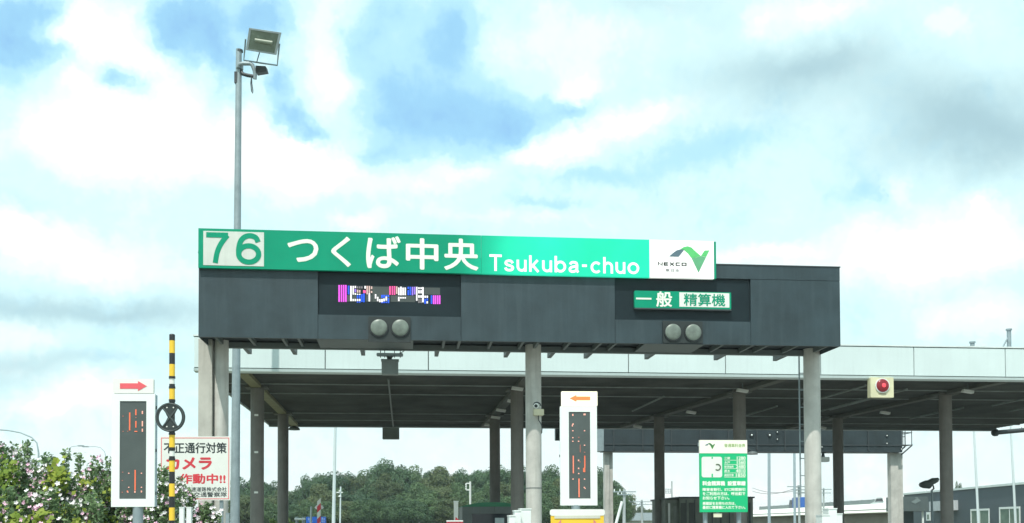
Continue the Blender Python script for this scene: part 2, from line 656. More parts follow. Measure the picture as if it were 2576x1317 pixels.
def arcp(cx, cy, rx, ry, a0, a1, n=16):
    return [(cx + rx * math.cos(R(a0 + (a1 - a0) * i / n)), cy + ry * math.sin(R(a0 + (a1 - a0) * i / n))) for i in range(n + 1)]


def smooth(pts, n=5):
    out = []
    for i in range(len(pts) - 1):
        p0, p1, p2, p3 = pts[max(i - 1, 0)], pts[i], pts[i + 1], pts[min(i + 2, len(pts) - 1)]
        for k in range(n):
            t = k / n
            out.append(tuple(.5 * ((2 * p1[j]) + (-p0[j] + p2[j]) * t + (2 * p0[j] - 5 * p1[j] + 4 * p2[j] - p3[j]) * t * t + (-p0[j] + 3 * p1[j] - 3 * p2[j] + p3[j]) * t ** 3) for j in (0, 1)))
    return out + [pts[-1]]


def ribbon(line, w):
    h = w / 2
    n = len(line)
    closed = n > 3 and abs(line[0][0] - line[-1][0]) + abs(line[0][1] - line[-1][1]) < 1e-6
    L, Rr = [], []
    for i, p in enumerate(line):
        a = line[i - 1] if i > 0 else (line[-2] if closed else None)
        c = line[i + 1] if i < n - 1 else (line[1] if closed else None)
        ds = []
        for (q0, q1) in ((a, p), (p, c)):
            if q0 is None or q1 is None:
                continue
            dx_, dy_ = q1[0] - q0[0], q1[1] - q0[1]
            l_ = math.hypot(dx_, dy_) or 1
            ds.append((-dy_ / l_, dx_ / l_))
        nx, ny = sum(d[0] for d in ds) / len(ds), sum(d[1] for d in ds) / len(ds)
        l2 = nx * nx + ny * ny
        k = h / max(l2, .25)
        L.append((p[0] + nx * k, p[1] + ny * k))
        Rr.append((p[0] - nx * k, p[1] - ny * k))
    return L + Rr, [(n + i, n + i + 1, i + 1, i) for i in range(n - 1)]


STROKE = {
    'T': [[(0, 1.3), (1.05, 1.3)], [(.525, 1.35), (.525, 0)]],
    's': [smooth([(.71, .69), (.62, .84), (.42, .9), (.2, .84), (.13, .69), (.23, .57), (.44, .5), (.65, .42), (.73, .29), (.65, .15), (.42, .1), (.19, .15), (.1, .31)])],
    'u': [[(.1, 1)] + arcp(.42, .42, .32, .32, 180, 360) + [(.74, .5)], [(.74, 1), (.74, 0)]],
    'k': [[(.1, 1.4), (.1, 0)], [(.72, 1.0), (.12, .36)], [(.30, .56), (.78, 0)]],
    'b': [[(.1, 1.4), (.1, 0)], arcp(.49, .5, .39, .4, 0, 360, 28)],
    'a': [smooth([(.13, .70), (.22, .85), (.43, .9), (.64, .84), (.71, .68), (.71, .45), (.71, .2), (.82, .04)]), smooth([(.71, .56), (.42, .52), (.18, .43), (.1, .27), (.2, .12), (.4, .1), (.6, .18), (.71, .36)])],
    '-': [[(0, .62), (.42, .62)]],
    'c': [arcp(.48, .5, .38, .4, 42, 318, 22)],
    'h': [[(.1, 1.4), (.1, 0)], [(.1, .5)] + arcp(.42, .58, .32, .32, 180, 0) + [(.74, 0)]],
    'o': [arcp(.48, .5, .40, .40, 0, 360, 28)],
    '7': [[(0, .93), (.74, .93)], smooth([(.72, .93), (.5, .64), (.37, .34), (.31, 0)])],
    '6': [arcp(.40, .33, .32, .27, 0, 360, 28), smooth([(.08, .33), (.085, .52), (.15, .76), (.29, .90), (.47, .935), (.63, .87), (.70, .73)])],
    'N': [[(0, 0), (0, 1), (.9, 0), (.9, 1)]],
    'E': [[(.9, .93), (.06, .93), (.06, .07), (.9, .07)], [(.06, .5), (.85, .5)]],
    'X': [[(0, 0), (.95, 1)], [(0, 1), (.95, 0)]],
    'C': [[(.95, .93), (.12, .93), (.06, .87), (.06, .13), (.12, .07), (.95, .07)]],
    'O': [[(.1, .93), (.9, .93), (.96, .87), (.96, .13), (.9, .07), (.1, .07), (.04, .13), (.04, .87), (.1, .93)]],
}


def leaves(centers, size, mat_name, mats, outward=None, rng=None, jitter=1.0, aspect=.55, name='foliage', mi=None):
    """many leaf-sized rhombi; returns a mesh"""
    c = np.asarray(centers, dtype=np.float64)
    n = len(c)
    d = rng.normal(size=(n, 3))
    if outward is not None:
        d = d * jitter + outward
    d /= np.linalg.norm(d, axis=1)[:, None] + 1e-9
    a = np.cross(d, rng.normal(size=(n, 3)))
    a /= np.linalg.norm(a, axis=1)[:, None] + 1e-9
    b = np.cross(d, a)
    s = np.asarray(size) * rng.uniform(.65, 1.35, n)
    a = a * s[:, None]
    b = b * (s * aspect)[:, None]
    fold = d * (s * .18)[:, None]
    v = np.stack([c - a, c - b + fold, c + a, c + b + fold], 1).reshape(-1, 3)
    me = bpy.data.meshes.new(name)
    me.vertices.add(4 * n)
    me.vertices.foreach_set('co', v.ravel())
    me.loops.add(4 * n)
    me.loops.foreach_set('vertex_index', np.arange(4 * n, dtype=np.int32))
    me.polygons.add(n)
    me.polygons.foreach_set('loop_start', np.arange(0, 4 * n, 4, dtype=np.int32))
    me.polygons.foreach_set('loop_total', np.full(n, 4, dtype=np.int32))
    for m in mats:
        me.materials.append(m)
    if mi is not None:
        me.polygons.foreach_set('material_index', np.asarray(mi, dtype=np.int32))
    me.update()
    me.validate()
    return me


# ------------------------------------------------------------------ setting: ground, road, islands
def structure(name, b, mat):
    o = bpy.data.objects.new(name, b.mesh(name, mat))
    COL.objects.link(o)
    o['kind'] = 'structure'
    return o


M_GROUND = M('dry_grassy_ground', (.13, .14, .075), .95, var=.35, scale=.3, bump=.3, bscale=8)
M_ASPH = M('worn_concrete_pavement', (.27, .27, .25), .9, var=.2, scale=.5, bump=.3, bscale=90)
M_PAINT = M('road_paint', (.72, .72, .68), .7, var=.15, scale=5)
M_KERB = M('kerb_concrete', (.33, .33, .30), .9, var=.2, scale=2)
structure('ground', B().box(-600, 600, -150, 800, -.6, -.004), M_GROUND)
G0 = at(500, 850, 19.2)
GF = Frame((G0.x, G0.y), YAW)


def gbox(b, u0, u1, n0, n1, z0, z1):
    vs = [GF.w(u, n, z) for z in (z0, z1) for (u, n) in ((u0, n0), (u1, n0), (u1, n1), (u0, n1))]
    return b.hexa(vs)


structure('road', gbox(B(), -3, 40, -60, 140, -.3, 0), M_ASPH)
mk = B()
for u in (1.15, 4.95, 7.1, 11.0):
    gbox(mk, u, u + .15, -30, -9, 0, .004)
    gbox(mk, u, u + .15, 34, 80, 0, .004)
for k in range(8):
    gbox(mk, 1.6, 4.7, -26 + k * 2.2, -25.6 + k * 2.2, 0, .0041)
structure('road_markings', mk, M_PAINT)
for (u, wd_) in ((.45, 1.1), (6.05, 1.7), (11.7, 1.3)):
    isl = B()
    pts = []
    for (n, hw) in ((-8, .12), (-7, .5 * wd_), (32, .5 * wd_), (33, .12)):
        pts.append((n, hw))
    ring = [(u - h, n) for n, h in pts] + [(u + h, n) for n, h in reversed(pts)]
    vs = [GF.w(a, c, 0.0) for a, c in ring] + [GF.w(a, c, .15) for a, c in ring]
    k = len(ring)
    isl.add(vs, [tuple(range(k)), tuple(range(2 * k - 1, k - 1, -1))] + [((i + 1) % k, i, k + i, k + (i + 1) % k) for i in range(k)])
    structure('kerb', isl, M_KERB)

# ------------------------------------------------------------------ toll gantry
DEP = 1.22
_, ZB = GF.hit(500, 848)
_, ZT = GF.hit(2113, 674)
UL, _ = GF.hit(499, 760)
UR, _ = GF.hit(2113.5, 760)


def gu(px, py=760, n=0.0):
    return GF.hit(px, py, n)[0]


def gz(px, py, n=0.0):
    return GF.hit(px, py, n)[1]


gan = Thing('toll_gantry', 'long charcoal gantry over the toll lanes with the green station name board along its top', 'gantry', GF, (gu(1340), .85, 0))
b = B().box(UL + .02, UR - .02, .062, DEP - .06, ZB + .13, ZT - .015)
gan.part('frame', b, M_BODYD)
# cladding panels with open joints
uA, uB, uC, uD = gu(800, 740), gu(1159.5, 740), gu(1547, 755), gu(1888, 755)
zs = gz(2000, 705.5)
dz1, dz2 = gz(980, 794.5), gz(1717, 807)
J = .0035
for (a, c, z0, z1) in ((UL, uA, ZB, zs), (uA, uB, ZB, dz1), (uB, uC, ZB, zs), (uC, uD, ZB, dz2), (uD, UR, ZB, zs)):
    gan.part('cladding_panel', B().box(a + J, c - J, 0, .06, z0, z1 - J), M_BODY)
gan.part('top_trim', B().box(UL + J, UR - J, -.004, .06, zs + J, ZT), M_BODY)
gan.part('top_capping', B().box(UL - .01, UR + .01, -.015, DEP, ZT, ZT + .02), M_DARKSTEEL)
gan.part('end_panel', B().box(UL, UL + .018, .062, DEP, ZB, ZT - .001), M_BODY)
gan.part('end_panel', B().box(UR - .018, UR, .062, DEP, ZB, ZT - .001), M_BODY)
gan.part('rear_panel', B().box(UL + .02, UR - .02, DEP - .055, DEP, ZB + .1, ZT - .002), M_BODY)
gan.part('display_recess', B().box(uA + .006, uB - .006, .045, .0615, dz1 + .003, zs - .01), M_RECESS)
gan.part('display_recess', B().box(uC + .006, uD - .006, .045, .0615, dz2 + .003, zs - .01), M_RECESS)
# underside: rear beam, cross ribs and the closed trays under the displays
gan.part('bottom_beam', B().box(UL + .1, UR - .1, DEP - .14, DEP - .03, ZB - .01, ZB + .10), M_TRIM)
x = UL + .25
k = 0
while x < UR - .2:
    gan.part('cross_rib', B().box(x, x + .05, .065, DEP - .145, ZB + .03, ZB + .125), M_TRIM)
    x += (.62, .62, .3)[k % 3]
    k += 1
for (p, q) in ((795, 1040), (1625, 1775)):
    gan.part('tray', B().box(gu(p, 850), gu(q, 850), .066, DEP - .146, ZB + .005, ZB + .028), M_TRIM)
for (px, py) in ((617, 872), (735, 873), (911, 876), (1100, 878), (1279, 881), (1392, 883), (1486, 884), (1643, 886), (1822, 888), (1975, 890)):
    u = gu(px, py, DEP)
    gan.part('hanger_bracket', B().box(u - .04, u + .04, DEP - .029, DEP + .62, ZB - .01, ZB + .10), M_TRIM)
# columns
NC = 1.08
for (xa, xb, y) in ((539, 575, 1000), (1322, 1361.5, 1000), (2023, 2062.5, 1000)):
    ua, ub = gu(xa, y, NC), gu(xb, y, NC)
    u, r = (ua + ub) / 2, (ub - ua) / 2
    c = gan.part('column', B().cyl((u, NC, 0), (u, NC, ZB + .125), r, seg=40), M_CONC)
    if 1000 < xa < 1500:
        zj = gz(1340, 1228, NC - r)
        gan.part('joint_ring', B().cyl((u, NC, zj - .008), (u, NC, zj + .008), r + .004, seg=40), M_TRIM, c)
    gan.part('base_plate', B().cyl((u, NC, .0), (u, NC, .18), r + .1, seg=24), M_DARKSTEEL, c)
ua, ub = gu(503, 1000, NC), gu(537, 1000, NC)
pb = gan.part('pilaster', B().box(ua, ub, NC - .17, NC + .17, 0, ZB + .125), M_CONC2)
u0 = gu(1322, 1000, NC)

# station name sign on the gantry
sgn = Thing('station_name_sign', 'long green station name board with white lettering fixed along the gantry top', 'sign', GF, (gu(1150, 640, -.05), 0, gz(1150, 640)))
SN0, SN1 = -.09, -.006
uS0, zS1 = GF.hit(499, 575.5, SN0)
uS1, zS0 = GF.hit(1801.5, 702, SN0)
zS0b = GF.hit(499, 674, SN0)[1]
zS1b = GF.hit(1801.5, 607, SN0)[1]
zS0 = (zS0 + zS0b) / 2
zS1 = (zS1 + zS1b) / 2
uM = GF.hit(1210.5, 640, SN0)[0]
uN = GF.hit(1634, 655, SN0)[0]
uO = GF.hit(1796, 655, SN0)[0]
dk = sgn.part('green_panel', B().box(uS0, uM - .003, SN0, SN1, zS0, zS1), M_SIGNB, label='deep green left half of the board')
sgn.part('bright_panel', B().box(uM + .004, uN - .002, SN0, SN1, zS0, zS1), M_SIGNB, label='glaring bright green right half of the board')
lp = sgn.part('logo_panel', B().box(uN + .002, uO - .001, SN0 - .002, SN1, zS0, zS1), M_WHITEGLARE)
sgn.part('end_strip', B().box(uO + .001, uS1, SN0 - .012, SN1, zS0, zS1 - .01), M_SIGNG)
npn = sgn.part('number_panel', B().box(*GF.rect(511.7, 581.5, 664, 671, SN0)[:2], SN0 - .006, SN0 - .0005, *GF.rect(511.7, 581.5, 664, 671, SN0)[2:]), M('pale_number_panel', (.58, .61, .56), .5, var=.05, streak=.1))
for (t, bx) in (('7', (519, 585, 577, 664)), ('6', (594, 586.5, 657.5, 667.5))):
    sgn.strokes('digit', t, GF.rect(*bx, SN0), SN0 - .006, M_SIGNG, npn, w=.17)
for (t, bx) in (('つ', (723, 601, 801, 661)), ('く', (833, 595, 883, 673)), ('ば', (921, 593, 1008, 677)), ('中', (1021, 599, 1103, 680)), ('央', (1117, 600, 1204, 682))):
    sgn.text('character', t, GF.rect(*bx, SN0), SN0, M_CREAM, dk, bold=.02)
sgn.strokes('lettering', 'Tsukuba-chuo', GF.rect(1231, 640.5, 1608, 692.5, SN0), SN0, M_WHITEGLARE, None, w=.21, gap=.22)


def c2(x, y):
    return 1170.3 + x * .301, 570.5 + y * .301


def poly(fr, conv, pts, n, thick=.006):
    q = [fr.hit(*conv(*p), n) for p in pts]
    area = sum(q[i][0] * q[(i + 1) % len(q)][1] - q[(i + 1) % len(q)][0] * q[i][1] for i in range(len(q)))
    if area < 0:
        q.reverse()
    return B().prism(q, n - thick, n)


M_LSL = M('logo_slate', (.10, .16, .2), .5)
M_LG1 = M('logo_light_green', (.10, .52, .16), .5)
M_LG2 = M('logo_mid_green', (.12, .40, .20), .5)
NL = SN0 - .002
sgn.part('emblem', poly(GF, c2, [(1703, 250), (1740, 218), (1768, 199), (1795, 192), (1830, 193), (1812, 218), (1783, 253)], NL), M_LSL, lp)
sgn.part('emblem', poly(GF, c2, [(1797, 190), (1825, 172), (1858, 165), (1890, 175), (1915, 200), (1968, 246), (1925, 262), (1890, 262), (1862, 226), (1832, 199), (1815, 192)], NL), M_LG1, lp)
sgn.part('emblem', poly(GF, c2, [(1891, 263), (1925, 263), (1969, 247), (2012, 257), (1950, 385), (1930, 345)], NL), M_LG2, lp)
sgn.part('emblem', poly(GF, c2, [(1970, 245), (2000, 201), (2040, 199), (2013, 255)], NL), M_LG1, lp)
sgn.strokes('lettering', 'NEXCO', GF.rect(*c2(1608, 294), *c2(1850, 334), NL), NL, M('dark_lettering', (.03, .035, .03), .6, spec=.1), lp, w=.27, gap=.32)
sgn.text('lettering', '東日本', GF.rect(*c2(1672, 352), *c2(1790, 380), NL), NL, M('grey_lettering', (.2, .2, .2), .5), lp)

# LED message board
msg = Thing('message_display', 'dark LED board with scrambled magenta, blue and white characters', 'display', GF, (gu(980, 740), 0, gz(980, 790)))


def c7(x, y):
    return 841.1 + .11925 * x, 702.1 + .11925 * y


NM = .034
mu0, mu1, mz0, mz1 = GF.rect(842, 712, 1116, 770, NM)
hs_ = msg.part('housing', B().box(mu0, mu1, NM + .012, .0612, mz0, mz1), M_BLACK)
for (x0, y0, x1, y1) in ((800, 160, 1170, 490), (1190, 345, 1700, 490), (1900, 180, 2230, 335), (660, 330, 790, 480), (260, 340, 470, 480)):
    q = GF.rect(*c7(x0, y0), *c7(x1, y1), NM)
    msg.part('unlit_panel', B().box(q[0], q[1], NM + .008, NM + .0118, q[2], q[3]), M('unlit_led', (.055, .068, .066), .5, var=.1), hs_)
LC = {'M': (.85, .10, .82), 'B': (.012, .11, .95), 'W': (.95, .93, .95), 'P': (.95, .10, .36), 'V': (.33, .19, .82), 'T': (.62, .45, .40), 'D': (.20, .19, .2)}
SEG = [(100, 'M130-485'), (150, 'M130-485'), (197, 'M130-485'), (243, 'M130-485'), (300, 'B145-325'), (350, 'W150-470'), (398, 'W150-330 W425-475'),
       (443, 'W150-200 V215-290 W300-335 W425-470'), (490, 'D160-200 T230-290 W315-340 B350-410 W425-470 B480-505'),
       (535, 'D160-200 T235-290 W315-340 B350-410 W425-470 B480-505'), (580, 'D160-200 B325-490'), (622, 'P240-295 B310-490'), (650, 'W150-205 P245-300'),
       (692, 'T150-325'), (738, 'T150-300 W305-475'), (785, 'T160-215 T255-300'), (870, 'W325-420'), (915, 'W380-470'), (960, 'W430-490'),
       (1005, 'B340-400 W425-490 B495-510'), (1048, 'B340-400 W415-470 B480-510'), (1095, 'B340-370 W375-455 B485-510'), (1140, 'B340-390 B410-510'),
       (1175, 'P155-335'), (1225, 'P155-335'), (1270, 'P155-335'), (1315, 'T160-325'), (1360, 'W185-345 W380-470'), (1405, 'W165-345 W385-415'),
       (1450, 'W185-345 W385-415'), (1495, 'W185-345 W385-415'), (1560, 'B170-220 B240-340'), (1605, 'B170-340'), (1650, 'V170-345'), (1695, 'V170-335'),
       (1738, 'W170-460'), (1785, 'W180-215 W240-305 W345-400 D420-510'), (1830, 'W180-215 W240-305 W345-400 D420-510'), (1870, 'W175-500'),
       (1915, 'W355-400 B425-525'), (1960, 'W355-400 B415-465 W475-520'), (2050, 'B350-525'), (2095, 'M350-530'), (2135, 'M350-530'), (2180, 'M350-530'), (2222, 'M350-530')]
bb = B()
for x, sg in SEG:
    for s_ in sg.split():
        bb.cur = 'MBWPVTD'.index(s_[0])
        y0, y1 = map(float, s_[1:].split('-'))
        y = y0
        while y < y1 - 6:
            q = GF.rect(*c7(x - 15, y), *c7(x + 15, min(y + 19, y1)), NM)
            bb.box(q[0], q[1], NM, NM + .0075, q[2], q[3])
            y += 23
msg.part('lit_pixels', bb, [M('led_' + c.lower(), tuple(.3 * v for v in LC[c]), .5, emit=LC[c], estr=1.0, var=.02) for c in 'MBWPVTD'], hs_, kind='stuff')

# lane sign
lan = Thing('lane_sign', 'small green and white lane sign box in the right display recess', 'sign', GF, (gu(1717, 755), 0, gz(1717, 778)))
q = GF.rect(1596, 731.5, 1839.5, 779, -.03)
bx = lan.part('sign_box', B().box(q[0], q[1], -.03, .044, q[2], q[3], .012), M_SIGNG)
q2 = GF.rect(1709, 736, 1835, 774.5, -.034)
wp = lan.part('white_panel', B().box(q2[0], q2[1], -.034, -.0305, q2[2], q2[3]), M_WHITE, bx)
lan.text('lettering', '一', GF.rect(1600, 749.5, 1638.5, 754.5, -.03), -.03, M_CREAM, bx, bold=.0)
lan.text('lettering', '般', GF.rect(1650.5, 733.5, 1691, 773.5, -.03), -.03, M_CREAM, bx, bold=.022)
lan.text('lettering', '精算機', GF.rect(1720, 738.5, 1824.5, 771.5, -.034), -.034, M_SIGNG, wp, bold=.012)
lan.part('lower_lip', B().box(q[0], q[1], -.05, .044, q[2] - .03, q[2] - .004), M_DARKSTEEL)

# signal pairs
M_LENS = M('unlit_signal_lens', (.15, .18, .155), .35, var=.3, scale=6)
M_HOUS = M('signal_housing', (.018, .025, .025), .5, var=.2)
for (x0, y0, x1, y1, ls, lab) in ((926.5, 797, 1033, 862, ((953.3, 824.7, 21), (1007, 825.3, 21)), 'left pair of unlit round signals below the LED board'),
                                  (1667.6, 808, 1768, 864, ((1693, 836, 20), (1743.7, 837, 20)), 'right pair of unlit round signals below the green lane sign')):
    q = GF.rect(x0, y0, x1, y1, -.04)
    sg = Thing('traffic_signal', lab, 'traffic signal', GF, ((q[0] + q[1]) / 2, 0, q[2]), 'unlit signal pairs on the gantry')
    h = sg.part('housing', B().box(q[0], q[1], -.04, -.002, q[2], q[3]), M_HOUS)
    for (cx, cy, r) in ls:
        u, z = GF.hit(cx, cy, -.05)
        rr = GF.hit(cx + r, cy, -.05)[0] - u
        rim = sg.part('bezel', B().cyl((u, -.07, z), (u, -.041, z), rr * 1.12, seg=32), M_BLACK)
        sg.part('lens', B().dome((u, -.0705, z), rr, h=.22, seg=32, rings=6), M_LENS, rim)

# antenna unit under the gantry
ant = Thing('toll_antenna', 'grey antenna box hanging on an adjustable bracket below the gantry', 'antenna', GF, (gu(981, 905, DEP), DEP, ZB))
NA = DEP - .08


def c1(x, y):
    return 468.1 + .301 * x, 555.9 + .301 * y


def gp(conv, x, y, n):
    u, z = GF.hit(*conv(x, y), n)
    return (u, n, z)


b = B()
q = GF.rect(*c1(1612, 1060), *c1(1800, 1078), NA)
b.box(q[0], q[1], NA - .05, NA + .05, q[2], ZB - .01)
ant.part('mount_plate', b, M_TRIM)
for x in (1625, 1790, 1660, 1742):
    ant.part('threaded_rod', B().cyl(gp(c1, x, 1068, NA), gp(c1, x, 1145, NA), .008, seg=8), M_DARKSTEEL)
q = GF.rect(*c1(1592, 1108), *c1(1814, 1134), NA)
ant.part('cross_arm', B().box(q[0], q[1], NA - .06, NA + .06, q[2], q[3], .015), M_GALV)
ant.part('swivel_joint', B().cyl(gp(c1, 1700, 1138, NA), gp(c1, 1700, 1172, NA), .06, .035, seg=16), M_DARKSTEEL)
q = GF.rect(*c1(1635, 1172), *c1(1774, 1288), NA)
bx = ant.part('antenna_box', B().box(q[0], q[1], NA - .12, NA + .12, q[2], q[3], .015), M('antenna_grey', (.16, .19, .18), .5, streak=.2))
ant.part('box_flange', B().box(q[0] - .012, q[1] + .012, NA - .13, NA + .13, q[3] + .001, q[3] + .02), M_TRIM, bx)
ant.part('cable', B().tube([gp(c1, 1832, 1062, NA), gp(c1, 1826, 1085, NA), gp(c1, 1800, 1103, NA), gp(c1, 1750, 1118, NA), gp(c1, 1712, 1150, NA)], .008), M_BLACK)

# security camera on the middle column
camt = Thing('security_camera', 'white security camera with a junction box on the middle concrete column', 'camera', GF, (gu(1348, 1040, .6), .6, gz(1348, 1040, .6)))


def c5(x, y):
    return 1170.3 + .301 * x, 921.6 + .301 * y


NK = NC - .2
p = gp(c5, 592, 332, NK - .12)
camt.part('camera_body', B().cyl(p, (p[0] + .02, NK + .1, p[2] + .05), .052, .05, seg=20), M_CAB)
camt.part('lens', B().dome((p[0], p[1] - .001, p[2]), .036, h=.3), M_BLACK)
q = gp(c5, 605, 312, NK)
camt.part('sun_hood', B().tube([gp(c5, 570, 325, NK - .1), gp(c5, 580, 308, NK - .1), gp(c5, 600, 302, NK - .1), gp(c5, 624, 312, NK - .1), gp(c5, 630, 332, NK - .1)], .014), M_DARKSTEEL)
q = GF.rect(*c5(570, 362), *c5(654, 414), NK)
camt.part('junction_box', B().box(q[0], q[1], NK - .08, NK + .09, q[2], q[3], .01), M('cream_plastic', (.55, .52, .36), .5))
camt.part('cable', B().tube([gp(c5, 612, 412, NK), gp(c5, 612, 450, NK), gp(c5, 632, 480, NK), gp(c5, 643, 510, NK), gp(c5, 640, 560, NK + .15)], .01), M_DARKSTEEL)

# ladder beside the right column
NL2 = NC + .18
lad = Thing('access_ladder', 'thin grey steel ladder rising beside the right concrete column to the gantry', 'ladder', GF, (gu(2014, 1250, NL2), NL2, 0))
uL, zb_ = GF.hit(2014, 1252, NL2)
for du in (0, .26):
    lad.part('rail', B().cyl((uL + du, NL2, zb_), (uL + du, NL2, ZB + .12), .016, seg=10), M_GALV)
z = zb_ + .1
while z < ZB:
    lad.part('rung', B().cyl((uL + .016, NL2, z), (uL + .244, NL2, z), .01, seg=8), M_GALV)
    z += .36

# ------------------------------------------------------------------ floodlight mast
YM = 28.0
mb0, mt0 = at(591, 1317, YM), at(601, 125, YM)
d = (mt0 - mb0)
mbase = mb0 - d * (mb0.z / d.z)
MF = Frame((0, 0, 0), 0)
mast = Thing('floodlight_mast', 'tall grey steel mast behind the gantry carrying a tilted floodlight', 'light mast', MF, tuple(mbase))
pm = .0108
pole = mast.part('pole', B().cyl(mbase, mt0, 12.0 * pm, 7.3 * pm, seg=24), M_GALV)


def c8(x, y, Y=YM):
    return tuple(at(555.9 + .1666 * x, 43.9 + .1666 * y, Y))


mast.part('cap', B().cyl(c8(284, 525), c8(284, 495), 8.3 * pm, 8.0 * pm, seg=24), M_DARKSTEEL, pole)
mast.part('bracket_arm', B().tube([c8(262, 760, YM - .1), c8(268, 715, YM - .12), c8(330, 700, YM - .12), c8(440, 700, YM - .1), c8(475, 725, YM - .1), c8(505, 800, YM - .08), c8(515, 860, YM - .06), c8(510, 935, YM - .04)], .055, 10), M_GALV)
mast.part('bracket_arm', B().tube([c8(290, 800, YM), c8(330, 858, YM - .05), c8(400, 878, YM - .05), c8(500, 895, YM - .05)], .05, 10), M_DARKSTEEL)
mast.part('clamp', B().cyl(c8(280, 790), c8(280, 700), 9.5 * pm, seg=20), M_GALV)
jb0, jb1 = Vector(c8(212, 838)), Vector(c8(240, 1005))
mast.part('junction_box', B().box(jb0.x, jb1.x + .05, YM - .08, YM + .08, jb1.z, jb0.z), M_DARKSTEEL)
mast.part('cable', B().tube([c8(460, 895, YM - .1), c8(450, 1000, YM - .1), c8(462, 1120, YM - .1), c8(478, 1152, YM - .1), c8(482, 1110, YM - .1), c8(466, 1000, YM - .1), c8(462, 915, YM - .1)], .014, 6), M_DARKSTEEL)
mast.part('cable', B().tube([c8(582, 535, YM - .2), c8(560, 610, YM - .2), c8(540, 680, YM - .2)], .014, 6), M_DARKSTEEL)
# floodlight head: a shallow tilted box, face turned down to the lanes
fq = [c8(430, 160, YM - .55), c8(915, 232, YM - .55), c8(838, 572, YM - .28), c8(378, 495, YM - .28)]   # tl tr br bl
fq = [Vector(p) for p in fq]
nrm = (fq[1] - fq[0]).cross(fq[3] - fq[0]).normalized()
if nrm.y < 0:
    nrm = -nrm
ctr = sum(fq, Vector()) / 4


def shrink(k, off):
    return [ctr + (p - ctr) * k + nrm * off for p in fq]


fr_, bk_ = shrink(1, 0), shrink(.8, .30)
b = B().hexa([fr_[3], fr_[2], fr_[1], fr_[0], bk_[3], bk_[2], bk_[1], bk_[0]])
head = mast.part('floodlight', b, M_GALV)
i0, i1 = shrink(1.0, -.03), shrink(.86, -.031)
b = B()
b.add(i0 + i1 + shrink(1, -.0005) + shrink(.86, -.0005), [(0, 1, 5, 4), (1, 2, 6, 5), (2, 3, 7, 6), (3, 0, 4, 7),
                             (0, 8, 9, 1), (1, 9, 10, 2), (2, 10, 11, 3), (3, 11, 8, 0), (4, 5, 13, 12), (5, 6, 14, 13), (6, 7, 15, 14), (7, 4, 12, 15)])
mast.part('bezel', b, M('floodlight_bezel', (.36, .42, .44), .5, streak=.2), head)
g = shrink(.86, -.012)
gl = mast.part('glass', B().hexa([g[3], g[2], g[1], g[0]] + [p + nrm * .01 for p in (g[3], g[2], g[1], g[0])]), M('floodlight_glass', (.19, .23, .19), .25, var=.25, scale=3), head)
a_, b_ = (g[0] * .5 + g[3] * .5), (g[1] * .5 + g[2] * .5)
mast.part('lamp_tube', B().cyl(a_.lerp(b_, .2) - nrm * .01, a_.lerp(b_, .85) - nrm * .01, .05, seg=12), M('lamp_tube_glass', (.25, .29, .23), .4), head)
mast.part('yoke', B().tube([c8(372, 330, YM - .4), c8(360, 480, YM - .25), c8(345, 650, YM - .1), c8(590, 690, YM - .1), c8(850, 728, YM - .1), c8(866, 560, YM - .25), c8(885, 400, YM - .4)], .022, 8), M_GALV)
sm = [c8(520, 730, YM - .25), c8(672, 738, YM - .25), c8(692, 815, YM - .1), c8(530, 842, YM - .1)]
sm = [Vector(p) for p in sm]
b = B().hexa([sm[3], sm[2], sm[1], sm[0]] + [p + Vector((0, .22, .02)) for p in (sm[3], sm[2], sm[1], sm[0])])
mast.part('ballast_box', b, M_DARKSTEEL)

# ------------------------------------------------------------------ toll canopy
C0 = at(487, 933, 29.8)
CF = Frame((C0.x, C0.y), YAW)
ZCB = C0.z
ZCT = CF.hit(487, 842)[1]
CD = 16.8
UCR = CF.hit(2576, 900)[0] + 9
can = Thing('toll_canopy', 'wide white edged canopy roof spanning all the toll lanes behind the gantry', 'canopy', CF, (CF.hit(1322, 900)[0], CD / 2, 0))
us0, us1 = CF.hit(818, 900)[0], CF.hit(2529, 905)[0]
st = (us1 - us0) / 7
seams = [0.0] + [us0 + st * i for i in range(-1, 11) if 0.3 < us0 + st * i < UCR]
seams.append(UCR)
LIP = .075
for a, c in zip(seams[:-1], seams[1:]):
    can.part('fascia_panel', B().box(a + .014, c - .014, 0, .06, ZCB + LIP + .03, ZCT - .07), M_FASCIA)
can.part('fascia_backing', B().box(.005, UCR, .062, .16, ZCB + .02, ZCT - .03), M_LINE)
# folded lip under the panels
can.part('lower_lip', B().hexa([(0, .0, ZCB), (UCR, .0, ZCB), (UCR, .3, ZCB - .02), (0, .3, ZCB - .02), (0, -.02, ZCB + LIP), (UCR, -.02, ZCB + LIP), (UCR, .058, ZCB + LIP), (0, .058, ZCB + LIP)]), M_FASCIA)
can.part('top_coping', B().box(-.02, UCR, -.02, .30, ZCT - .045, ZCT), M('coping_grey', (.62, .68, .67), .45))
can.part('side_fascia', B().box(-.0, .05, .165, CD - .062, ZCB + .05, ZCT - .05), M_FASCIA)
can.part('rear_fascia', B().box(.0, UCR, CD - .06, CD, ZCB - .02, ZCT - .05), M_FASCIA)
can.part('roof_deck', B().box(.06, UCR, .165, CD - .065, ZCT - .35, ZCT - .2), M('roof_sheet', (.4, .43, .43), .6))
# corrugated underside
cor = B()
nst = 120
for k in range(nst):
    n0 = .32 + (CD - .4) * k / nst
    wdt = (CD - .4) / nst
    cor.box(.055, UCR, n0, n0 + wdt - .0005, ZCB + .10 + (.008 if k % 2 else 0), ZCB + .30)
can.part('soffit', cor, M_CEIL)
zc = ZCB + .02


def nplane(py, px=1250):
    d_ = ray(px, py)
    k = (zc - EYE.z) / d_.z
    return CF.loc(EYE + d_ * k).y


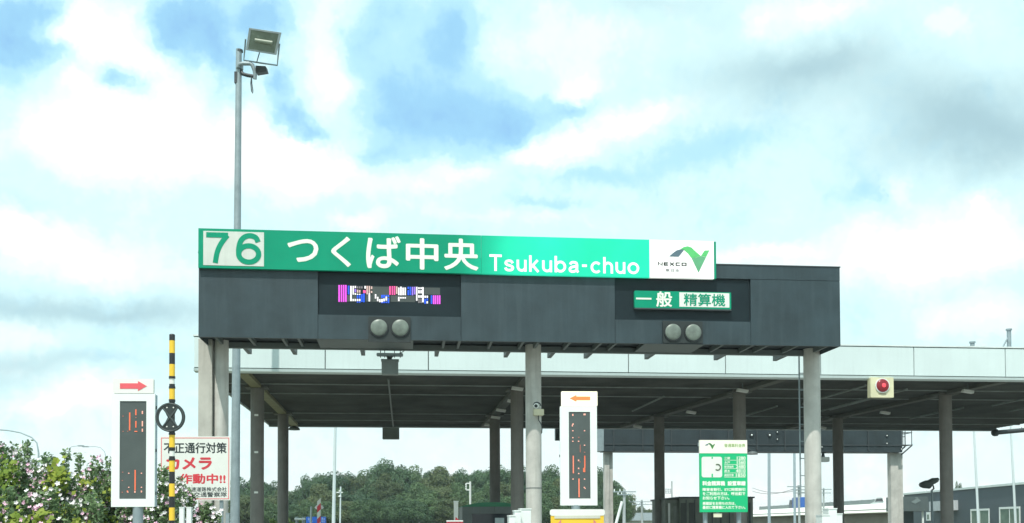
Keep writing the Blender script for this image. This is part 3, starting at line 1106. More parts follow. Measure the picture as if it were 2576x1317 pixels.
for (py, th) in ((977, .06), (1000, .05), (1047, .07), (1064, .08)):
    n = nplane(py)
    can.part('purlin', B().box(.06, UCR, n - th / 2, n + th / 2, ZCB + .068, ZCB + .099), M_PURL)
can.part('rear_beam', B().box(.06, UCR, CD - .35, CD - .065, ZCB - .01, ZCB + .099), M_TRIM)
# columns with their longitudinal beams
NF, NR = 3.6, 11.4
fcol = [647, 1301, 1861, 2380]
rcol = [712, 1245, 1659, 2109]
ulist = []
for i, (fx, rx) in enumerate(zip(fcol, rcol)):
    uf, ur = CF.hit(fx, 1150, NF)[0], CF.hit(rx, 1200, NR)[0]
    ulist.append((uf, ur))
    for (u, n, ph) in ((uf, NF, 0), (ur, NR, 1)):
        r = .215
        c = can.part('column', B().cyl((u, n, 0), (u, n, ZCB + .099), r, seg=32), M_COLD)
        can.part('column_head', B().box(u - .36, u + .36, n - .3, n + .3, ZCB - .03, ZCB + .03), M_BEAM, c)
        if i == 0 and ph == 0:
            for zz in (2.6, 3.9, 5.1):
                can.part('reflector', B().box(u - .06, u + .06, n - r - .012, n - r + .03, zz, zz + .06), M_WHITE, c)
    ext = (ur - uf) / (NR - NF)
    p0, p1 = (uf - ext * (NF - .4), .4), (uf + ext * (CD - .7 - NF), CD - .7)
    b = B()
    hw = .16
    b.hexa([(p0[0] - hw, p0[1], zc - .05), (p0[0] + hw, p0[1], zc - .05), (p1[0] + hw, p1[1], zc - .05), (p1[0] - hw, p1[1], zc - .05),
            (p0[0] - hw, p0[1], zc + .07), (p0[0] + hw, p0[1], zc + .07), (p1[0] + hw, p1[1], zc + .07), (p1[0] - hw, p1[1], zc + .07)])
    can.part('main_beam', b, M('olive_painted_beam', (.20, .19, .10), .7, var=.3, streak=.3) if i == 0 else M_BEAM)
uC5 = CF.hit(2576, 1150, NF)[0] + 6
for n in (NF, NR):
    can.part('column', B().cyl((uC5, n, 0), (uC5, n, ZCB + .099), .215, seg=32), M_COLD)
for (du, n0, n1) in ((3.4, 1.2, 6.2), (-2.4, 4.5, 9.0), (2.6, 7.0, 11.0), (5.2, 2.0, 8.0)):
    for (uf, ur) in ulist[2:]:
        can.part('conduit', B().cyl((uf + du, n0, zc - .07), (uf + du - .1, n1, zc - .07), .035, seg=8), M_PURL)
uq = CF.hit(982, 1000, 6)[0]
can.part('conduit', B().cyl((uq, 1.0, zc - .06), (uq, CD - .5, zc - .06), .03, seg=8), M_TRIM)
# roof fittings over the front edge
for (px, py, pw) in ((2446, 860, 5), (2538, 828, 5)):
    u, z = CF.hit(px, py, 2.0)
    can.part('roof_vent', B().cyl((u, 2.0, ZCT - .21), (u, 2.0, z), .07, seg=12).cyl((u, 2.0, z - .05), (u, 2.0, z), .1, seg=12), M_GALV)
u, z = CF.hit(2538, 845, 2.0)
can.part('vent_stay', B().cyl((u, 2.0, z), (u - .55, 2.0, ZCT - .21), .025, seg=6), M_GALV)

# lamps under the canopy
M_LAMP = M('lamp_white_shell', (.7, .72, .68), .4)
lamps = [((1302, 976), 'first pale ceiling lamp of the row left of the middle column, nearest the front edge'),
         ((1290, 1008), 'second pale ceiling lamp of the row left of the middle column'),
         ((1260.6, 1031), 'third pale ceiling lamp of the row left of the middle column'),
         ((1247, 1049), 'fourth pale ceiling lamp of the row left of the middle column'),
         ((1230, 1068), 'last pale ceiling lamp of the row left of the middle column, at the rear edge'),
         ((1868, 981), 'pale ceiling lamp above the green price sign, beside the third canopy column'),
         ((1739, 1036), 'pale ceiling lamp halfway back between the white display and the price sign'),
         ((1604, 1072), 'pale ceiling lamp at the rear edge above the far gantry'),
         ((2435, 983), 'pale ceiling lamp right of the red lamp box'),
         ((2227, 1037), 'pale ceiling lamp below and behind the red lamp box'),
         ((2068, 1075), 'pale ceiling lamp at the rear edge just right of the ladder column')]
for (px, py), lab in lamps:
    d_ = ray(px, py)
    zl = zc - .14
    p = CF.loc(EYE + d_ * ((zl - EYE.z) / d_.z))
    lt = Thing('ceiling_lamp', lab, 'lamp', CF, tuple(p), 'lamps under the canopy')
    lt.part('bracket', B().cyl((p.x, p.y, zl + .02), (p.x, p.y, ZCB + .11), .02, seg=8), M_TRIM)
    lt.part('lamp_shell', B().hexa([(p.x - .20, p.y - .09, zl - .05), (p.x + .16, p.y - .09, zl - .10), (p.x + .16, p.y + .09, zl - .10), (p.x - .20, p.y + .09, zl - .05),
                                    (p.x - .17, p.y - .06, zl + .04), (p.x + .19, p.y - .06, zl - .01), (p.x + .19, p.y + .06, zl - .01), (p.x - .17, p.y + .06, zl + .04)]), M_LAMP)

# round cowl lamps at the rear edge
for (px, py, n, lab) in ((740, 1079, CD - .5, 'grey cowl lamp beside the rear left canopy column'),
                         (1893, 1141, CD + 2.2, 'small dark cowl lamp behind the price sign at the far gantry')):
    u, z = CF.hit(px, py, n)
    lt = Thing('cowl_lamp', lab, 'lamp', CF, (u, n, z), 'cowl lamps')
    lt.part('cowl', B().dome((u, n, z - .04), .26, axis=(0, 0, 1), h=.55).cyl((u, n, z - .06), (u, n, z - .04), .26, .26), M_TRIM)
    top = ZCB - .0 if px < 1000 else z + .25
    lt.part('stem', B().tube([(u, n, z + .08), (u - .2, n, z + .2), (u - .38, n, top)], .03), M_DARKSTEEL)

# pipe hanging at the rear right
u0, z0 = CF.hit(2496, 1091, CD - .8)
dp = Thing('drain_pipe', 'thick dark pipe hung under the right rear edge of the canopy', 'pipe', CF, (u0, CD - .8, z0))
u1, z1 = CF.hit(2600, 1079, CD - .8)
dp.part('pipe', B().cyl((u0 + .1, CD - .8, z0 + .03), (u1 + 3, CD - .8, z1 + .25), .11, seg=14), M_DARKSTEEL)
dp.part('end_cap', B().dome((u0 + .12, CD - .8, z0 + .03), .17, axis=(-1, 0, -.1), h=.9).cyl((u0 + .1, CD - .8, z0 + .03), (u0 + .24, CD - .8, z0 + .04), .17), M_DARKSTEEL)
dp.part('hanger', B().cyl((u0 + 1.5, CD - .8, z0 + .1), (u0 + 1.5, CD - .8, ZCB + .1), .02, seg=6), M_DARKSTEEL)

# grey boxes hanging from the rear edge
for (x0, y0, x1, y1, lab) in ((962, 1062, 1004.5, 1105, 'square grey box hanging from the rear canopy edge above the lane'),
                              (1398, 1076, 1414, 1108, 'dark box hanging at the rear canopy edge behind the right lane display')):
    n = CD + .12
    q = CF.rect(x0, y0, x1, y1, n)
    hb = Thing('hanging_box', lab, 'equipment box', CF, ((q[0] + q[1]) / 2, n, q[2]))
    hb.part('box', B().box(q[0], q[1], n, n + .35, q[2], q[3], .02), M('equipment_grey', (.17, .19, .17), .55, streak=.2) if x0 < 1000 else M_DARKSTEEL)
    hb.part('hanger', B().box((q[0] + q[1]) / 2 - .1, (q[0] + q[1]) / 2 + .1, n - .1, n + .1, q[3] + .001, q[3] + .15), M_TRIM)

# red lamp box under the front edge
q = CF.rect(2189.7, 949, 2248.5, 1000.6, -.1)
rl = Thing('red_lamp_box', 'square cream box with a round lit red lamp under the canopy edge', 'signal lamp', CF, ((q[0] + q[1]) / 2, 0, q[2]))
rb = rl.part('box', B().box(q[0], q[1], -.1, .12, q[2], q[3] - .01, .01), M('cream_box', (.62, .60, .40), .5, streak=.1))
u, z = CF.hit(2220.5, 970.4, -.14)
rr = CF.hit(2236.3, 970.4, -.14)[0] - u
bz = rl.part('bezel', B().cyl((u, -.14, z), (u, -.101, z), rr * 1.12, seg=32), M_CAB)
rl.part('lens', B().dome((u, -.141, z), rr, h=.35, seg=28, rings=6), M('red_lens', (.20, .012, .02), .25, emit=(.5, .02, .03), estr=.08), bz)
rl.part('glow', B().dome((u + .01, -.141 - rr * .3, z), rr * .33, h=.3), M('red_glow', (.8, .05, .06), .4, emit=(1, .06, .09), estr=.9), bz)
rl.part('name_plate', B().box(u - .12, u + .12, -.104, -.1005, q[2] + .095, q[2] + .12), M('brown_plate', (.25, .2, .14), .6), rb)
rl.part('hanger', B().box(u - .1, u + .1, -.03, .05, q[3] - .009, ZCB + .03), M_TRIM)


# ------------------------------------------------------------------ lane displays
def lane_display(Y, cabx, scr, plate, arrow, post, dots, label, right, side_col, plate_mat, arrow_mat, dep=.13):
    o = at((cabx[0] + cabx[2]) / 2, cabx[3], Y)
    fr = Frame((o.x, o.y), YAW * .5)
    t = Thing('lane_display', label, 'display', fr, (0, dep / 2, 0), 'white lane displays on posts')
    q = fr.rect(*cabx)
    b = B().box(q[0], q[1], 0, .03, q[2], q[3], .012)
    s = fr.rect(*scr)
    fb = .03
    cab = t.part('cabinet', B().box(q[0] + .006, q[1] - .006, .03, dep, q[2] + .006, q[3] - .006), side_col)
    # front frame in four bars around the screen
    fm = B()
    fm.box(q[0], s[0], 0, fb, q[2], q[3])
    fm.box(s[1], q[1], 0, fb, q[2], q[3])
    fm.box(s[0], s[1], 0, fb, s[3], q[3])
    fm.box(s[0], s[1], 0, fb, q[2], s[2])
    t.part('front_frame', fm, M_CAB, cab)
    sc_ = t.part('screen', B().box(s[0] + .001, s[1] - .001, .012, .029, s[2] + .001, s[3] - .001), M_SCREEN, cab)
    for kz in (.12, .5, .88):
        zz = q[2] + (q[3] - q[2]) * kz
        ux = q[1] if not right else q[0]
        t.part('hinge', B().cyl((ux, dep * .35, zz - .02), (ux, dep * .35, zz + .02), .012, seg=10), M_DARKSTEEL, cab)
    bb = B()
    for mi_, (m, lst) in enumerate(dots.items()):
        bb.cur = mi_
        for (x0, y0, x1, y1) in lst:
            k = fr.rect(x0, y0, x1, y1)
            n = max(1, int(round((k[3] - k[2]) / .014)))
            for i in range(n):
                za = k[2] + (k[3] - k[2]) * i / n
                zb2 = k[2] + (k[3] - k[2]) * (i + .8) / n
                bb.box(k[0], k[1], .006, .0118, za, zb2)
    t.part('lit_pixels', bb, list(dots), sc_, kind='stuff')
    p = fr.rect(*plate)
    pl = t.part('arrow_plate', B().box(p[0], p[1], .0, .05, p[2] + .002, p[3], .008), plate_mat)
    a = fr.rect(*arrow)
    hw_, zm = (a[3] - a[2]), (a[2] + a[3]) / 2
    sh = hw_ * .27
    hl = (a[1] - a[0]) * .33
    if right:
        pts = [(a[0], zm), (a[0] + hl, a[2]), (a[0] + hl, zm - sh), (a[1], zm - sh), (a[1], zm + sh), (a[0] + hl, zm + sh), (a[0] + hl, a[3])]
    else:
        pts = [(a[1], zm), (a[1] - hl, a[3]), (a[1] - hl, zm + sh), (a[0], zm + sh), (a[0], zm - sh), (a[1] - hl, zm - sh), (a[1] - hl, a[2])]
    t.part('arrow', B().prism(pts, -.004, -.0002), arrow_mat, pl)
    u0_, u1_ = fr.hit(post[0], post[2])[0], fr.hit(post[1], post[2])[0]
    t.part('post', B().cyl(((u0_ + u1_) / 2, dep / 2, 0), ((u0_ + u1_) / 2, dep / 2, q[2] + .005), (u1_ - u0_) / 2, seg=20), M_GALV)
    t.part('base_plate', B().box((u0_ + u1_) / 2 - .15, (u0_ + u1_) / 2 + .15, dep / 2 - .15, dep / 2 + .15, 0, .02), M_DARKSTEEL)
    return fr


def d7(x, y0, y1=None, w=3.6):
    y1 = y0 + 7 if y1 is None else y1
    return (.3887 * (x - w), 804.6 + .3887 * y0, .3887 * (x + w), 804.6 + .3887 * y1)


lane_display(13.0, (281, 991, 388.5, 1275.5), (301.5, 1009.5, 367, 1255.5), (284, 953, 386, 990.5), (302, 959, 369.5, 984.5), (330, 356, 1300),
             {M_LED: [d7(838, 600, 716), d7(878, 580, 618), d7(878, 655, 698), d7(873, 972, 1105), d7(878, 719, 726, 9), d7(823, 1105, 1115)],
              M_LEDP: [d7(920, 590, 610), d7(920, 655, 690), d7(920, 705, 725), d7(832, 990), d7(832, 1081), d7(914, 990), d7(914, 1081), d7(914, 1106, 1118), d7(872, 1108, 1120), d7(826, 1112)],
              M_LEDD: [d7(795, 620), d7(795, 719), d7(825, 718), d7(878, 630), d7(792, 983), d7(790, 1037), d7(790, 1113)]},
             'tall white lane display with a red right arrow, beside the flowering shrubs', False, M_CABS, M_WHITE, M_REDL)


def d5(x, y0, y1=None, w=5.2):
    y1 = y0 + 10 if y1 is None else y1
    return (1170.3 + .301 * (x - w), 921.6 + .301 * y0, 1170.3 + .301 * (x + w), 921.6 + .301 * y1)


lane_display(16.5, (1408.7, 1022.5, 1503, 1272), (1430.7, 1036.6, 1485.7, 1254.8), (1412, 985, 1503, 1022), (1432.8, 994, 1485, 1011.5), (1438, 1461, 1295),
             {M_LED: [d5(904, 748, 895), d5(952, 938, 1095), d5(1000, 748, 850), d5(995, 850, 885, 9)],
              M_LEDP: [d5(900, 398, 415), d5(998, 396, 410, 9), d5(902, 478, 490), d5(896, 488, 504, 4), d5(900, 534), d5(998, 534), d5(900, 592), d5(900, 622), d5(948, 622), d5(998, 655),
                       d5(948, 780, 794), d5(948, 848, 860), d5(949, 892, 902), d5(902, 938), d5(998, 938), d5(996, 1008), d5(1003, 1017, 1027, 4), d5(904, 748, 895, 2.5), d5(951, 940, 1090, 2.5)],
              M_LEDD: [d5(950, 590), d5(962, 655, 720, 4), d5(998, 714), d5(960, 792, 806, 4)]},
             'white lane display with an orange left arrow, in front of the middle canopy bay', True, M_CAB,
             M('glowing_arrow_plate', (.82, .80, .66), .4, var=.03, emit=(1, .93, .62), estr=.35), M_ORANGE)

# ------------------------------------------------------------------ yellow arrow sign
YY = 14.0
o = at(1452, 1300, YY)
YF = Frame((o.x, o.y), R(2))
ys = Thing('arrow_sign', 'yellow rounded board with two red arrows at the lane island nose', 'sign', YF, (0, .1, 0))
x0, x1 = YF.hit(1385.5, 1300)[0], YF.hit(1519, 1300)[0]
zt = YF.hit(1452, 1284)[1]
zb_ = zt - .52


def rrect(x0, x1, z0, z1, r, n=5):
    pts = []
    for (cx, cz, a0) in ((x0 + r, z0 + r, 180), (x1 - r, z0 + r, 270), (x1 - r, z1 - r, 0), (x0 + r, z1 - r, 90)):
        for i in range(n + 1):
            a = R(a0 + 90 * i / n)
            pts.append((cx + r * math.cos(a), cz + r * math.sin(a)))
    return pts


bd = ys.part('board', B().prism(rrect(x0, x1, zb_, zt, .03), 0, .03), M_YEL)
e = .012
ys.part('white_border', B().prism([p for p in rrect(x0 - e, x1 + e, zt - .075, zt + e, .03)], -.006, -.0005), M_WHITE, bd)
ys.part('reflector_strip', B().box(x0 + .05, x1 - .05, -.01, -.0065, zt - .113, zt - .0765), M('reflector_grey', (.55, .55, .46), .3), bd)
zm = zt - .235
for sgn_ in (-1, 1):
    cx = (x0 + x1) / 2
    a0, a1 = cx + sgn_ * .04, cx + sgn_ * (x1 - cx - .05)
    hl = a1 - sgn_ * .09
    pts = [(a0, zm - .055), (hl, zm - .055), (hl, zm - .11), (a1, zm), (hl, zm + .11), (hl, zm + .055), (a0, zm + .055)]
    if sgn_ < 0:
        pts.reverse()
    ys.part('arrow', B().prism(pts, -.005, -.0004), M('faded_red_arrow', (.55, .19, .17), .5), bd)
for du in (-.2, .2):
    ys.part('post', B().cyl((du, .065, 0), (du, .065, zb_ + .4), .03, seg=14), M_GALV)

# ------------------------------------------------------------------ striped pole with round disc
YP = 11.0
pb_ = at(432.5, 1300, YP)
pu = at(433, 845, YP)
sp = Thing('striped_pole', 'black and yellow striped pole carrying a round black cross disc', 'pole', WORLDF, (pb_.x, YP, 0))
RP = .0300


def pz(cy):
    return at(432.6, 804.6 + .3887 * cy, YP).z


bands = [(100, 137, 'k'), (137, 218, 'y'), (218, 290, 'k'), (290, 370, 'y'), (370, 380, 'k'), (380, 418, 'w'), (418, 443, 'k'), (443, 522, 'y'), (522, 745, 'k'), (745, 830, 'y'),
         (830, 850, 'k'), (850, 885, 'w'), (885, 908, 'k'), (908, 985, 'y'), (985, 1062, 'k'), (1062, 1145, 'y'), (1145, 1217, 'k'), (1217, 1300, 'y')]
y = 1300
while pz(y) > .3:
    bands.append((y, y + 77, 'k' if (len(bands) % 2 == 0) else 'y'))
    y += 77
b = B()
ci = {'k': 0, 'y': 1, 'w': 2}
dx = (pu.x - pb_.x) / (pu.z - pb_.z)
for (ya, yb, c) in bands:
    za, zb2 = pz(ya), pz(yb)
    b.cur = ci[c]
    b.cyl((pb_.x + dx * (zb2 - pb_.z), YP, zb2), (pb_.x + dx * (za - pb_.z), YP, za), RP * (.88 if c == 'w' else 1), seg=24)
b.cur = 0
b.cyl((pb_.x, YP, 0), (pb_.x, YP, zb2), RP, seg=24)
pl = sp.part('pole', b, [M_BLACK, M_YEL, M_WHITE])
ztop = pz(100)
sp.part('cap', B().dome((pu.x, YP, ztop - .002), RP * 1.04, axis=(0, 0, 1), h=.5), M_BLACK, pl)
for cy in (375, 440, 524, 740, 835, 905):
    z = pz(cy)
    sp.part('collar', B().cyl((pb_.x + dx * (z - pb_.z), YP, z - .012), (pb_.x + dx * (z - pb_.z), YP, z + .012), RP * 1.14, seg=24), M_BLACK, pl)
cx, cz = at(432.3, 804.6 + .3887 * 636, YP).x, pz(636)
RD = .3887 * 95 * YP / F
b = B()
yd0, yd1 = YP - RP - .03, YP - RP - .006


def arc(r, a0, a1, n):
    return [(cx + r * math.cos(R(a0 + (a1 - a0) * i / n)), cz + r * math.sin(R(a0 + (a1 - a0) * i / n))) for i in range(n + 1)]


ri = RD * .80
for k in range(48):
    a0, a1 = k * 7.5, (k + 1) * 7.5
    b.prism([*arc(RD, a0, a1, 1), *reversed(arc(ri, a0, a1, 1))], yd0, yd1)
ap = RD * .17
for (s0, s1, sg_) in ((52, 128, 1), (232, 308, -1)):
    pts = arc(ri * 1.005, s0, s1, 12)
    pts += [(cx - ap, cz), (cx + ap, cz)] if sg_ > 0 else [(cx + ap, cz), (cx - ap, cz)]
    b.prism(pts, yd0 + .006, yd1 - .002)
disc = sp.part('disc', b, M('black_disc_paint', (.03, .038, .038), .35))
b = B()
for a in (52, 128):
    c_, s_ = math.cos(R(a)), math.sin(R(a))
    b.cyl((cx + ri * c_, yd0 + .003, cz + ri * s_), (cx - ri * c_, yd0 + .003, cz - ri * s_), .009, seg=8)
sp.part('ridge', b, M('disc_ridge', (.06, .075, .075), .4), disc)
b = B()
for k in range(48):
    t0, t1 = R(k * 7.5), R(k * 7.5 + 7.5)
    rr_ = RD * .93
    b.cyl((cx + rr_ * math.cos(t0), yd0 - .001, cz + rr_ * math.sin(t0)), (cx + rr_ * math.cos(t1), yd0 - .001, cz + rr_ * math.sin(t1)), .006, seg=6)
sp.part('rim', b, M('disc_ridge', ()), disc)
for (ox, oz) in ((-.22, .66), (.22, .66), (-.22, -.64), (.22, -.64)):
    sp.part('bolt', B().dome((cx + ox * RD, yd0 + .005, cz + oz * RD), .008, h=.6, seg=10, rings=3), M_WHITE, disc)

# ------------------------------------------------------------------ warning board
YWB = 18.0
o = at(490, 1180, YWB)
WF = Frame((o.x, o.y), R(3))
wb_ = Thing('warning_board', 'white board with a thin red border and bold black and red Japanese warning text', 'sign', WF, (0, .03, 0))


def c7b(x, y):
    return .3887 * x, 804.6 + .3887 * y


q = WF.rect(*c7b(1036, 756), *c7b(1489, 1169))
pn = wb_.part('panel', B().box(q[0], q[1], 0, .02, q[2], q[3]), M_WHITE)
q2 = WF.rect(*c7b(1043, 764), *c7b(1482, 1162))
bw = .012
b = B()
b.box(q2[0], q2[1], -.002, -.0003, q2[3] - bw, q2[3]).box(q2[0], q2[1], -.002, -.0003, q2[2], q2[2] + bw)
b.box(q2[0], q2[0] + bw, -.002, -.0003, q2[2] + bw, q2[3] - bw).box(q2[1] - bw, q2[1], -.002, -.0003, q2[2] + bw, q2[3] - bw)
wb_.part('border', b, M_REDL, pn)
for (t, bx, m, bo) in (('不正通行対策', (1060, 795, 1467, 866), M_TEXTK, .022), ('カメラ', (1075, 888, 1372, 972), M_RED, .045), ('作動中!!', (1160, 997, 1460, 1063), M_RED, .03),
                       ('東日本高速道路株式会社', (1105, 1084, 1468, 1113), M_TEXTK, .008), ('高速道路交通警察隊', (1082, 1117, 1468, 1148), M_TEXTK, .008)):
    wb_.text('lettering', t, WF.rect(*c7b(bx[0], bx[1]), *c7b(bx[2], bx[3])), 0, m, pn, bold=bo, depth=.003)
for du in (-.45, .45):
    wb_.part('post', B().cyl((du, .055, 0), (du, .055, q[3] - .05), .034, seg=14), M_GALV)

# short white posts before the shrubs
for (xa, xb, yt, lab, g_) in ((451, 462, 1276, 'left one of two short white posts beside the striped pole', 'short white posts'), (469, 480.5, 1276, 'right one of two short white posts beside the striped pole', 'short white posts'),
                          (568, 576, 1291, 'thin grey post at the foot of the floodlight mast', None)):
    p0, p1 = at(xa, yt, 14.6), at(xb, yt, 14.6)
    t = Thing('guide_post', lab, 'post', WORLDF, ((p0.x + p1.x) / 2, 14.6, 0), g_)
    w_ = p1.x - p0.x
    t.part('shaft', B().box(p0.x, p1.x, 14.6, 14.6 + w_, 0, p0.z - .012), M_CAB if xa < 500 else M_GALV)
    t.part('cap', B().box(p0.x - .004, p1.x + .004, 14.596, 14.604 + w_, p0.z - .0118, p0.z), M_CAB if xa < 500 else M_GALV)

# ------------------------------------------------------------------ price sign
YG = 18.0
o = at(1820, 1200, YG)
PF = Frame((o.x, o.y), R(4))
ps = Thing('price_sign', 'green toll price sign with a white header and rows of white text', 'sign', PF, (0, .1, 0))
q = PF.rect(*c5(1958, 618), *c5(2362, 1220))
zh = PF.hit(*c5(2160, 729))[1]
M_PG = M('bright_green_sign', (.0, .44, .17), .45, var=.05)
gp_ = ps.part('green_panel', B().box(q[0], q[1], 0, .05, q[2], zh), M_PG)
hp_ = ps.part('header_panel', B().box(q[0], q[1], -.002, .05, zh + .001, q[3]), M('header_white', (.82, .80, .70), .5, var=.03))
ps.part('rail', B().box(q[0] - .008, q[1] + .008, .0505, .09, q[3] - .1, q[3] - .04), M_GALV)


def prect(x0, y0, x1, y1):
    return PF.rect(*c5(x0, y0), *c5(x1, y1))


k = prect(1975, 758, 2147, 930)
ib = ps.part('picture_panel', B().prism(rrect(k[0], k[1], k[2], k[3], .035), -.004, -.0003), M_WHITE, gp_)
u, z = PF.hit(*c5(2108, 845))
b = B()
for i in range(18):
    a0, a1 = R(-130 + i * 14), R(-130 + i * 14 + 14.5)
    b.cyl((u + .05 * math.cos(a0), -.006, z + .05 * math.sin(a0)), (u + .05 * math.cos(a1), -.006, z + .05 * math.sin(a1)), .011, seg=6)
ps.part('ring_mark', b, M('olive_mark', (.08, .12, .06), .5), ib)
b = B()
for (y0, y1) in ((760, 775), (900, 928)):
    kk = prect(2058, y0, 2070, y1)
    b.box(kk[0], kk[1], -.006, -.0042, kk[2], kk[3])
ps.part('slot_mark', b, M('bright_green_sign', ()), ib)
for i, (nm, pr) in enumerate((('三郷', '1280'), ('水戸', '1560'), ('東京料金所', '2480'), ('厚木', '4810'), ('成田空港', '1850'))):
    y0 = 757 + i * 35.5
    x1_ = 2165 + (48 if len(nm) == 2 else 78)
    ps.text('lettering', nm, prect(2165, y0 + 2, x1_, y0 + 24), 0, M_CREAM, gp_, bold=.015, depth=.003)
    ps.text('lettering', pr, prect(2270 if i < 2 else 2262, y0 - 2, 2343, y0 + 26), 0, M_CREAM, gp_, bold=.02, depth=.003)
    kk = prect(2165, y0 + 28, 2343, y0 + 31)
    ps.part('rule', B().box(kk[0], kk[1], -.003, -.0003, kk[2], kk[3]), M_CREAM, gp_)
for (t, x0_, y0, x1_, y1, bo) in (('料金精算機  設置車線', 1982, 960, 2344, 1000, .05), ('障害者割引、ETC時間割引', 1984, 1018, 2340, 1045, .03), ('をご利用の方は、呼出釦で', 1984, 1052, 2340, 1081, .03),
                                  ('お知らせ下さい。', 1984, 1088, 2208, 1117, .03), ('乗継証をお持ちの方は、', 1984, 1134, 2260, 1161, .03), ('最初に精算機に入れて下さい。', 1984, 1167, 2342, 1195, .03)):
    ps.text('lettering', t, prect(x0_, y0, x1_, y1), 0, M_CREAM, gp_, bold=bo, depth=.003)
ps.text('lettering', '普通車料金表', prect(2165, 648, 2340, 678), -.002, M('soft_green_lettering', (.35, .50, .18), .5), hp_, bold=.01, depth=.003)


def sc5(x, y):  # small copy of the ribbon emblem
    return c5(2003 + (x - 1703) * .252, 643 + (y - 165) * .236)


for pts, m in (([(1703, 250), (1740, 218), (1768, 199), (1795, 192), (1830, 193), (1812, 218), (1783, 253)], M_LSL),
               ([(1797, 190), (1825, 172), (1858, 165), (1890, 175), (1915, 200), (1968, 246), (1925, 262), (1890, 262), (1862, 226), (1832, 199), (1815, 192)], M('emblem_dark_green', (.05, .16, .06), .5)),
               ([(1891, 263), (1925, 263), (1969, 247), (2012, 257), (1950, 385), (1930, 345)], M('emblem_olive', (.06, .22, .05), .5)),
               ([(1970, 245), (2000, 201), (2040, 199), (2013, 255)], M('emblem_dark_green', ()))):
    ps.part('emblem', poly(PF, sc5, pts, -.002, .003), m, hp_)
for du in (-.3, .3):
    ps.part('post', B().cyl((du, .12, 0), (du, .12, q[3] - .06), .04, seg=14), M_GALV)
kk = prect(2078, 1230, 2148, 1263)
ps.part('small_plate', B().box(kk[0], kk[1], .02, .03, kk[2], kk[3]), M('cream_plate', (.68, .66, .5), .5))
ps.part('plate_bracket', B().box((kk[0] + kk[1]) / 2 - .02, (kk[0] + kk[1]) / 2 + .02, .031, .045, kk[2], q[2] + .05), M_GALV)

# ------------------------------------------------------------------ far gantry behind the canopy
o = at(1505, 1135, 54)
FG = Frame((o.x, o.y), YAW)
fgq = FG.hit(2270, 1139)
zfb = (o.z + fgq[1]) / 2
UFR = fgq[0]
fg = Thing('far_gantry', 'dark rear gantry seen below the canopy edge with a small catwalk at its right end', 'gantry', FG, (UFR / 2, .6, 0))
fg.part('beam', B().box(.3, UFR, 0, 1.1, zfb, zfb + 1.5), M('blue_black_steel', (.020, .032, .038), .6, var=.35, scale=1.2, streak=.3, grime=(.04, .055, .058)))
fg.part('end_panel', B().box(-.05, .299, .0, 1.1, zfb + .02, zfb + 1.5), M_GALV)
for k in range(10):
    u = .8 + k * (UFR - 1.2) / 10
    fg.part('stiffener', B().box(u, u + .06, -.05, -.001, zfb + .08, zfb + 1.4), M_DARKSTEEL)
fg.part('bottom_flange', B().box(.35, UFR - .05, -.04, -.0008, zfb + .34, zfb + .4), M_DARKSTEEL)
for (a_, c_, s_) in ((1521, 1533, .25), (1533, 1543, .25), (2241, 2260, .3), (2260.5, 2274, .3)):
    ua, ub = FG.hit(a_, 1200, .4)[0], FG.hit(c_, 1200, .4)[0]
    fg.part('column', B().box(ua, ub, .4 + (0 if c_ in (1533, 2260) else .12), .8, 0, zfb - .001), M_CONC)
M_TINY = M('small_lens_glass', (.6, .66, .62), .2, emit=(.8, .9, .9), estr=.25)
for (x_, y_) in ((305, 575), (455, 575), (518, 550), (518, 610), (1433, 580), (1433, 645), (890, 675), (1555, 692)):
    u, z = FG.hit(1799.3 + .3015 * x_, 921.6 + .3015 * y_, -.05)
    k_ = .045 if x_ in (305, 455) else .03
    ln = fg.part('signal_lens', B().cyl((u, -.06, z), (u, -.0515, z), k_ * 2.4, seg=16), M_BLACK)
    fg.part('lens_glass', B().dome((u, -.061, z), k_, h=.5, seg=12, rings=3), M_TINY, ln)


def c4p(x, y, n):
    u, z = FG.hit(1799.3 + .3015 * x, 921.6 + .3015 * y, n)
    return (u, n, z)


cw = B()
f0, f1 = c4p(1560, 672, .1), c4p(1650, 655, .1)
cw.box(UFR + .001, f1[0], .1, .9, f1[2] - .03, f1[2])
cw.cyl((UFR, .12, f1[2] - .55), (f1[0] - .05, .12, f1[2] - .04), .04, seg=8)
cw.cyl((UFR, .88, f1[2] - .55), (f1[0] - .05, .88, f1[2] - .04), .04, seg=8)
fg.part('catwalk_floor', cw, M_DARKSTEEL)
cw = B()
zr = c4p(1640, 555, .1)[2]
for n in (.12, .88):
    for du in (.1, (f1[0] - UFR) * .35, f1[0] - UFR - .06):
        cw.cyl((UFR + du, n, f1[2]), (UFR + du, n, zr + .1), .022, seg=8)
    cw.cyl((UFR + .05, n, zr), (f1[0] - .04, n, zr), .022, seg=8)
    cw.cyl((UFR + .05, n, (zr + f1[2]) / 2 + .1), (f1[0] * .3 + UFR * .7, n, (zr + f1[2]) / 2 + .1), .02, seg=8)
cw.cyl((f1[0] - .06, .12, zr), (f1[0] - .06, .88, zr), .022, seg=8)
fg.part('catwalk_railing', cw, M_DARKSTEEL)
